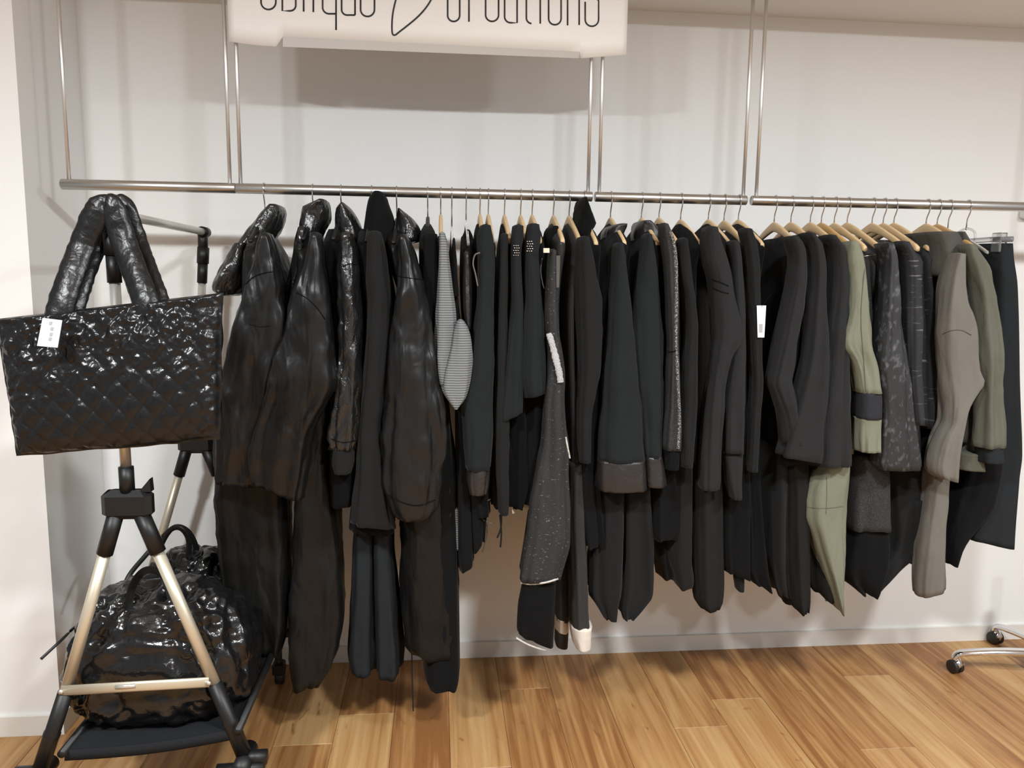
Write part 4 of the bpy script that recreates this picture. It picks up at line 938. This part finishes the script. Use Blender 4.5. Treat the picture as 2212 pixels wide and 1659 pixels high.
# ------------------------------------------------------------------ rolling garment rack at the left
NY_ = -1.0; FY_ = -0.18
def N_(x, y, Y=NY_): return PY(x, y, Y)
rk = thing('rolling_rack', 'black and champagne folding garment rack on the left, bearing the bags', 'rack', (N_(300, 1640).x, -0.6, FZ))
def seg(name, a, b_, r, m, parent=rk, n=14, flat=None): return tube(name, [a, b_], r, m, parent, n, flat)
near_x = N_(262, 800).x
bar_a = PY(228, 470, NY_-0.03); bar_b = PY(440, 490, FY_)
zbar = (bar_a.z+bar_b.z)/2
bar_a.z = zbar-0.004; bar_b.z = zbar+0.0
seg('top_bar', bar_a, bar_b, 0.0125, M_alu)
for (Y, px, hub, sc, nm) in ((NY_, 258, 1090, 1.0, 'near'), (FY_, 432, 957, 1.0, 'far')):
    top = Vector((bar_a.x if nm == 'near' else bar_b.x, Y, zbar))
    hb = PY(277 if nm == 'near' else 424, hub, Y)
    d = (hb-top)
    def at(t): return top+d*t
    c = seg('elbow', top+Vector((-0.004, 0, 0.012)), at(0.10), 0.017, M_blackplastic)
    tube('end_cap', [top+Vector((0, -0.024, 0)), top+Vector((0, 0.024, 0))], 0.0185, M_blackplastic, rk, 16)
    seg('sleeve_upper', at(0.07), at(0.145), 0.0205, M_blackplastic)
    seg('sleeve_lower', at(0.14), at(0.235), 0.0172, M_blackplastic)
    seg('pole', at(0.22), at(0.88), 0.0135, M_alu)
    seg('collar', at(0.865), at(0.955), 0.0185, M_blackplastic)
    # hub: flattened rounded block with clamp lever
    b = MB(); hx, hy, hz = hb
    b.bbox((hx-0.062, hy-0.024, hz-0.036), (hx+0.062, hy+0.024, hz+0.040), 0.014)
    b.build('hub', M_blackplastic, rk, False)
    b = MB(); b.add([(hx+0.040, hy-0.012, hz+0.036), (hx+0.062, hy-0.012, hz+0.036), (hx+0.060, hy-0.012, hz+0.070), (hx+0.040, hy-0.012, hz+0.046),
                     (hx+0.040, hy+0.012, hz+0.036), (hx+0.062, hy+0.012, hz+0.036), (hx+0.060, hy+0.012, hz+0.070), (hx+0.040, hy+0.012, hz+0.046)],
                    [(3, 2, 1, 0), (4, 5, 6, 7), (0, 1, 5, 4), (1, 2, 6, 5), (2, 3, 7, 6), (3, 0, 4, 7)])
    b.build('clamp_lever', M_blackplastic, rk, False)
    if nm == 'near':
        LT, LM, LB = N_(246, 1125), N_(143, 1492), N_(86, 1665)
        RT, RM, RB = N_(312, 1125), N_(462, 1472), N_(528, 1632)
        dz = Vector((0, FY_-NY_, 0)); base = (LB.copy(), RB.copy())
    else:
        mid = hb
        sh = Vector((hb.x-near_hub.x, FY_-NY_, hb.z-near_hub.z))
        LT, LM, LB, RT, RM, RB = [p+Vector((sh.x, sh.y, 0)) for p in near_pts]
    near_hub = hb if nm == 'near' else near_hub
    near_pts = (LT, LM, LB, RT, RM, RB) if nm == 'near' else near_pts
    for T_, M_, B_ in ((LT, LM, LB), (RT, RM, RB)):
        e = (M_-T_)
        seg('leg_socket', T_-e*0.04, T_+e*0.19, 0.0205, M_blackplastic)
        seg('leg', T_+e*0.17, M_+(B_-M_)*0.04, 0.0152, M_champ)
        f_ = B_-M_
        b = MB(); b.tube([M_+f_*0.02, M_+f_*0.50, M_+f_*0.52, M_+f_*0.56, M_+f_*0.58, B_], [0.0195, 0.0195, 0.0215, 0.0215, 0.0205, 0.0205], 16)
        b.build('leg_sleeve', M_blackplastic, rk)
        # foot with castor
        b = MB(); b.tube([B_+Vector((0, -0.055, -0.012)), B_+Vector((0, 0.055, -0.012))], 0.024, 16); b.build('foot', M_blackplastic, rk)
        b = MB(); s_ = 1 if T_ is RT else -1
        b.tube([B_+Vector((-0.01*s_, 0, -0.006)), B_+Vector((0.06*s_, 0, -0.006))], 0.020, 14)
        b.tube([B_+Vector((-0.07, -0.015, -0.03)), B_+Vector((0.055, -0.015, -0.028))], 0.017, 14)
        b.build('foot_arm', M_blackplastic, rk)
        hz_ = B_.z-0.03
        b = MB(); b.tube([(B_.x, B_.y, hz_), (B_.x, B_.y, 0.10)], 0.014, 12); b.bbox((B_.x-0.022, B_.y-0.02, 0.055), (B_.x+0.022, B_.y+0.03, 0.105), 0.006); b.build('castor_fork', M_blackplastic, rk, False)
        b = MB(); b.tube([(B_.x-0.014, B_.y+0.02, 0.043), (B_.x+0.014, B_.y+0.02, 0.043)], 0.0345, 24); b.build('castor_wheel', M_rubber, rk)
    # cross brace: flat strip
    a_, c_ = LM+Vector((-0.004, -0.014, 0.008)), RM+Vector((-0.008, -0.014, 0.006))
    b = MB(); b.tube([a_, c_], 1.0, 14, True, (0.0145, 0.006), (0, 0, 1)); cb = b.build('cross_brace', M_champ, rk)
    mid_ = a_.lerp(c_, 0.42)
    b = MB(); b.tube([mid_+Vector((-0.02, -0.005, 0.004)), mid_+Vector((0.03, -0.005, 0.006))], 0.006, 10); b.build('brace_joint', M_alu, cb)
    for q in (a_, c_):
        b = MB(); b.tube([q+Vector((0, -0.009, 0)), q+Vector((0, -0.003, 0))], 0.006, 12); b.build('rivet', M_alu, cb)
# fabric shelf slung between the four feet
LBn, RBn = near_pts[2], near_pts[5]
zs = N_(300, 1608).z
x0, x1 = N_(143, 1600).x, N_(520, 1600).x
v = []; nx, ny = 24, 24
for i in range(nx+1):
    for j in range(ny+1):
        u_, w_ = i/nx, j/ny
        v.append(Vector((x0+(x1-x0)*u_, NY_-0.01+(FY_-NY_+0.04)*w_, zs-0.028*math.sin(math.pi*u_)*(0.4+0.6*math.sin(math.pi*w_))+0.042*u_)))
nv = len(v); v += [p-Vector((0, 0, 0.004)) for p in v]
f = [(i*(ny+1)+j, (i+1)*(ny+1)+j, (i+1)*(ny+1)+j+1, i*(ny+1)+j+1) for i in range(nx) for j in range(ny)]
f += [tuple(nv+q for q in reversed(a)) for a in f]
obj('fabric_shelf', v, f, M_mesh, rk)
for xx, zz in ((x0, zs), (x1, zs+0.042)):
    seg('side_rail', Vector((xx, NY_-0.03, zz)), Vector((xx, FY_+0.03, zz)), 0.011, M_blackplastic)
# folded hem of the shelf cloth hanging at the near edge
v = []; 
for i in range(nx+1):
    u_ = i/nx; p = Vector((x0+(x1-x0)*u_, NY_-0.012, zs-0.028*math.sin(math.pi*u_)*0.4+0.042*u_))
    v += [p, p+Vector((0, -0.004, -0.028)), p+Vector((0, 0.0, -0.028)), p+Vector((0, 0.004, 0))]
f = [(i*4+q, i*4+(q+1) % 4, (i+1)*4+(q+1) % 4, (i+1)*4+q) for i in range(nx) for q in range(4)]
obj('shelf_hem', v, f, M_mesh, rk)

# ------------------------------------------------------------------ quilted tote hung on the rack
BYT = -1.085
tl, tr, br_, blc = PY(-8, 689, BYT), PY(482, 632, BYT), PY(478, 948, BYT), PY(38, 988, BYT)
tb = thing('quilted_tote', 'large glossy black quilted tote hanging from the end of the folding rack', 'bag', (tl+tr+br_+blc)/4)
def tote_side(sign):
    nx, ny = 170, 112; v = []
    for i in range(nx+1):
        for j in range(ny+1):
            u_, w_ = i/nx, j/ny
            p = tl*(1-u_)*(1-w_)+tr*u_*(1-w_)+br_*u_*w_+blc*(1-u_)*w_
            s_, t_ = u_*0.56, w_*0.36
            edge = min(u_, 1-u_)*0.56; eb = (1-w_)*0.36
            bul = (1-math.exp(-edge/0.035))*(0.40+0.60*math.sin(min(1, w_*1.15+0.12)*math.pi/2))*(1-math.exp(-eb/0.03))
            per = 0.066
            q = abs(math.sin(math.pi*(s_+t_*0.92)/per))*abs(math.sin(math.pi*(s_-t_*0.92)/per))
            puff = 0.0062*(q**0.30-0.6)
            def rg(f, o): return 1-abs(noise.noise(Vector((s_*f+o, t_*f*1.1, o*1.7*sign))))*2.6
            rid = 0.7*rg(22, 9)+0.5*rg(44, 2)+0.22*rg(85, 5)
            n1 = noise.noise(Vector((s_*16, t_*16, 3.1+sign)))
            side = max(0, (u_-0.74)/0.26)+max(0, (0.16-u_)/0.16)*0.6
            top_w = min(1.15, 0.16+max(0, min(1, (0.66-w_+0.25*(0.45-u_))*2.6))+0.8*side)
            d = 0.040*bul + puff*(1.25-0.55*min(1, top_w)) + (0.006*n1+0.0052*rid)*top_w
            e_fade = min(1, edge/0.012)*min(1, eb/0.010)*min(1, (w_*0.36)/0.008+0.25)
            wob = Vector((noise.noise(Vector((t_*16, 2.2, sign)))*0.006*(1-min(1, edge/0.08)), 0, noise.noise(Vector((s_*14, 5.5, 0)))*0.006*(1-min(1, eb/0.08))))
            v.append(p+wob+Vector((0, -sign*(d*e_fade), 0)))
    m_ = ny+1
    f = [(i*m_+j, i*m_+j+1, (i+1)*m_+j+1, (i+1)*m_+j) for i in range(nx) for j in range(ny)]
    if sign < 0: f = [tuple(reversed(a)) for a in f]
    return v, f
for sg in (1, -1):
    v, f = tote_side(sg)
    obj('quilted_panel', v, f, M_quilt, tb)
# padded handles
for sg, dx, Yh, nm in ((1, 0, -1.092, 'front'), (-1, 24, -1.06, 'back')):
    yb = Yh; yt = NY_-0.035 if sg > 0 else NY_+0.02
    pix = [(118+dx, 715, yb), (130+dx, 668, yb), (152+dx, 600, yb*0.6+yt*0.4), (178+dx, 530, yt), (203+dx, 470, yt), (216+dx, 446, yt), (229+dx, 440, yt), (243+dx, 452, yt), (266+dx, 520, yt), (292+dx, 590, yb*0.5+yt*0.5), (314+dx, 650, yb), (322+dx, 690, yb)]
    P = smoothpath([PY(a, c_, Y) for a, c_, Y in pix], 12)
    b = MB(); R_ = []
    for i, p in enumerate(P):
        t_ = i/(len(P)-1); R_.append(1.0+0.05*noise.noise(p*30)-0.28*math.exp(-((t_-0.53)/0.07)**2))
    b.tube(P, R_, 28, True, (0.015, 0.031), (0, -1, 0))
    for i, p in enumerate(b.v):
        p += Vector((noise.noise(p*70), noise.noise(p*70+Vector((7, 1, 3))), noise.noise(p*60+Vector((1, 9, 2)))))*0.0022
    b.build('padded_handle', M_padded, tb)
tg = card('price_tag', ([(92, 687), (134, 692), (124, 751), (80, 747)], -1.172), M_paper, tb)
for i, (xa, ya) in enumerate(((107, 694), (110, 706), (108, 718), (106, 728))):
    card('print_mark', ([(xa, ya), (xa+6, ya+1), (xa+4, ya+8), (xa-2, ya+7)], -1.1735), M_ink2, tg, 0.001)

# ------------------------------------------------------------------ puffy bags on the fabric shelf
def puffy(t, c, sx, sy, sz, seed, name='bag_body', ex=0.62, amp=1.0):
    """soft superellipsoid with gathered channels"""
    nu, nv_ = 150, 90; v = []
    for i in range(nu):
        th = 2*math.pi*i/nu
        for j in range(nv_+1):
            ph = -math.pi/2+math.pi*j/nv_
            def pw(a, e): return math.copysign(abs(a)**e, a)
            x_ = pw(math.cos(ph), ex)*pw(math.cos(th), ex); y_ = pw(math.cos(ph), ex)*pw(math.sin(th), ex); z_ = pw(math.sin(ph), ex)
            tap = 1-0.20*max(0, z_)
            p = Vector((x_*sx*tap, y_*sy*tap, z_*sz))
            n_ = Vector((x_/sx, y_/sy, z_/sz)).normalized()
            q = p*1.0+Vector((seed, seed*2, 0))
            ch = abs(math.sin((p.x*11+p.z*4+noise.noise(q*7)*1.1)*math.pi))**0.5
            d = amp*(0.017*(ch-0.6)+0.018*noise.noise(q*9)+0.008*noise.noise(q*24)+0.009*(1-2.4*abs(noise.noise(q*19)))+0.006*(1-2.4*abs(noise.noise(q*38))))
            if z_ < -0.75: d *= 0.3
            v.append(c+p+n_*d)
    m_ = nv_+1
    f = [(i*m_+j, ((i+1) % nu)*m_+j, ((i+1) % nu)*m_+j+1, i*m_+j+1) for i in range(nu) for j in range(nv_)]
    return obj(name, v, f, M_quilt2, t)
zc = zs+0.0
A0, A1 = PY(168, 1500, -0.82), PY(545, 1400, -0.80); topz = PY(340, 1258, -0.76).z
cA = Vector(((A0.x+A1.x)/2, -0.80, (zc-0.012+topz)/2))
d1 = thing('puffy_bag', 'crumpled glossy black puffy bag lying on the rack shelf, in front of the other', 'bag', (cA.x, cA.y, zc))
puffy(d1, cA, (A1.x-A0.x)/2, 0.165, (topz-zc)/2+0.012, 3.3)
def strap(name, pts, m, parent, fl=(0.004, 0.011)):
    b = MB(); P = smoothpath([PY(*p) for p in pts], 8); b.tube(P, 1.0, 10, True, fl, (0, -1, 0)); return b.build(name, m, parent)
strap('handle', [(285, 1470, -0.945), (278, 1400, -0.93), (276, 1330, -0.91), (285, 1270, -0.88), (308, 1236, -0.86), (335, 1232, -0.85), (356, 1250, -0.84), (372, 1300, -0.88)], M_soft, d1)
strap('handle', [(300, 1290, -0.80), (296, 1270, -0.78), (318, 1250, -0.76), (350, 1246, -0.74), (385, 1270, -0.74), (420, 1330, -0.80)], M_soft, d1)
strap('strap_end', [(240, 1300, -0.66), (205, 1330, -0.72), (165, 1352, -0.86), (130, 1385, -0.95), (88, 1424, -0.99)], M_blackplastic, d1, (0.003, 0.004))
B0, B1 = PY(325, 1300, -0.40), PY(520, 1300, -0.40); topz2 = PY(420, 1196, -0.42).z
cB = Vector(((B0.x+B1.x)/2, -0.40, (zc-0.012+topz2)/2))
d2 = thing('puffy_bag', 'black puffy bag standing behind on the rack shelf, looped cord handles up', 'bag', (cB.x, cB.y, zc))
puffy(d2, cB, (B1.x-B0.x)/2, 0.15, (topz2-zc)/2+0.012, 8.1)
strap('handle', [(342, 1240, -0.46), (346, 1185, -0.47), (368, 1145, -0.48), (392, 1142, -0.48), (408, 1170, -0.47), (404, 1222, -0.47)], M_blackplastic, d2, (0.006, 0.009))
strap('handle', [(352, 1160, -0.47), (380, 1138, -0.46), (408, 1150, -0.44), (426, 1190, -0.43), (428, 1235, -0.43)], M_blackplastic, d2, (0.006, 0.009))
strap('handle', [(350, 1160, -0.475), (318, 1196, -0.5), (284, 1236, -0.52), (270, 1262, -0.54)], M_blackplastic, d2, (0.006, 0.008))
strap('cord_stopper', [(399, 1212, -0.475), (399, 1222, -0.475), (398, 1232, -0.475)], M_blackplastic, d2, (0.012, 0.014))

# ------------------------------------------------------------------ chrome chair base at the right edge
ct = thing('swivel_chair_base', 'chrome swivel chair base with black castors at the right edge', 'chair', (2.42, -0.36, FZ))
hubp = Vector((2.46, -0.36, 0.115))
seg_ends = [PZ(2068, 1414, 0.085), PZ(2192, 1376, 0.085)]
ends = [seg_ends[0], seg_ends[1]]
a0 = math.atan2(ends[0].y-hubp.y, ends[0].x-hubp.x)
L0 = (ends[0]-hubp).xy.length
for i in range(5):
    if i == 0: e = ends[0]
    elif i == 4: e = ends[1] if False else hubp+Vector((math.cos(a0-2*math.pi*4/5)*L0, math.sin(a0-2*math.pi*4/5)*L0, -0.03))
    else: e = hubp+Vector((math.cos(a0-2*math.pi*i/5)*L0, math.sin(a0-2*math.pi*i/5)*L0, -0.03))
    if e.y > -0.05: e.y = -0.05
    d = (e-hubp)
    P = smoothpath([hubp, hubp+d*0.5+Vector((0, 0, 0.012)), hubp+d*0.88+Vector((0, 0, 0.010)), e+Vector((0, 0, 0.002)), e+d*0.03+Vector((0, 0, -0.02))], 6)
    b = MB(); b.tube(P, [1.25-0.45*i_/(len(P)-1) for i_ in range(len(P))], 14, True, (0.013, 0.019), (0, 0, 1)); b.build('leg', M_chrome, ct)
    side = Vector((d.y, -d.x, 0)).normalized()*0.021
    side = Vector((0.021, 0.004, 0))
    cz = FZ+0.028
    cs = thing_c = None
    for q in (-1, 1):
        p = e+d.normalized()*0.004; p = Vector((p.x, p.y, cz))
        b = MB(); c0 = p+side*(q*0.25); c1 = p+side*(q*1.0)
        b.tube([c0, c0.lerp(c1, 0.15), c0.lerp(c1, 0.85), c1], [0.023, 0.027, 0.027, 0.021], 20); w1 = b.build('castor_wheel', M_rubber, ct)
    b = MB(); p = Vector((e.x, e.y, cz)); b.tube([p+Vector((0, -0.004, 0.0)), p+Vector((0.0, -0.006, 0.014)), p+Vector((0, 0, 0.036))], [0.018, 0.020, 0.009], 14); b.build('castor_cap', M_chrome, ct)
    b = MB(); b.tube([p+side*1.0, p+side*1.25], [0.02, 0.014], 16); b.build('hub_cap', M_chrome, ct)
b = MB(); b.tube([hubp+Vector((0, 0, -0.02)), hubp+Vector((0, 0, 0.05)), hubp+Vector((0, 0, 0.06))], [0.034, 0.034, 0.028], 20); b.build('centre_hub', M_chrome, ct)
b = MB(); b.tube([hubp+Vector((0, 0, 0.05)), hubp+Vector((0, 0, 0.36))], 0.025, 20); b.build('gas_lift', M_blackplastic, ct)
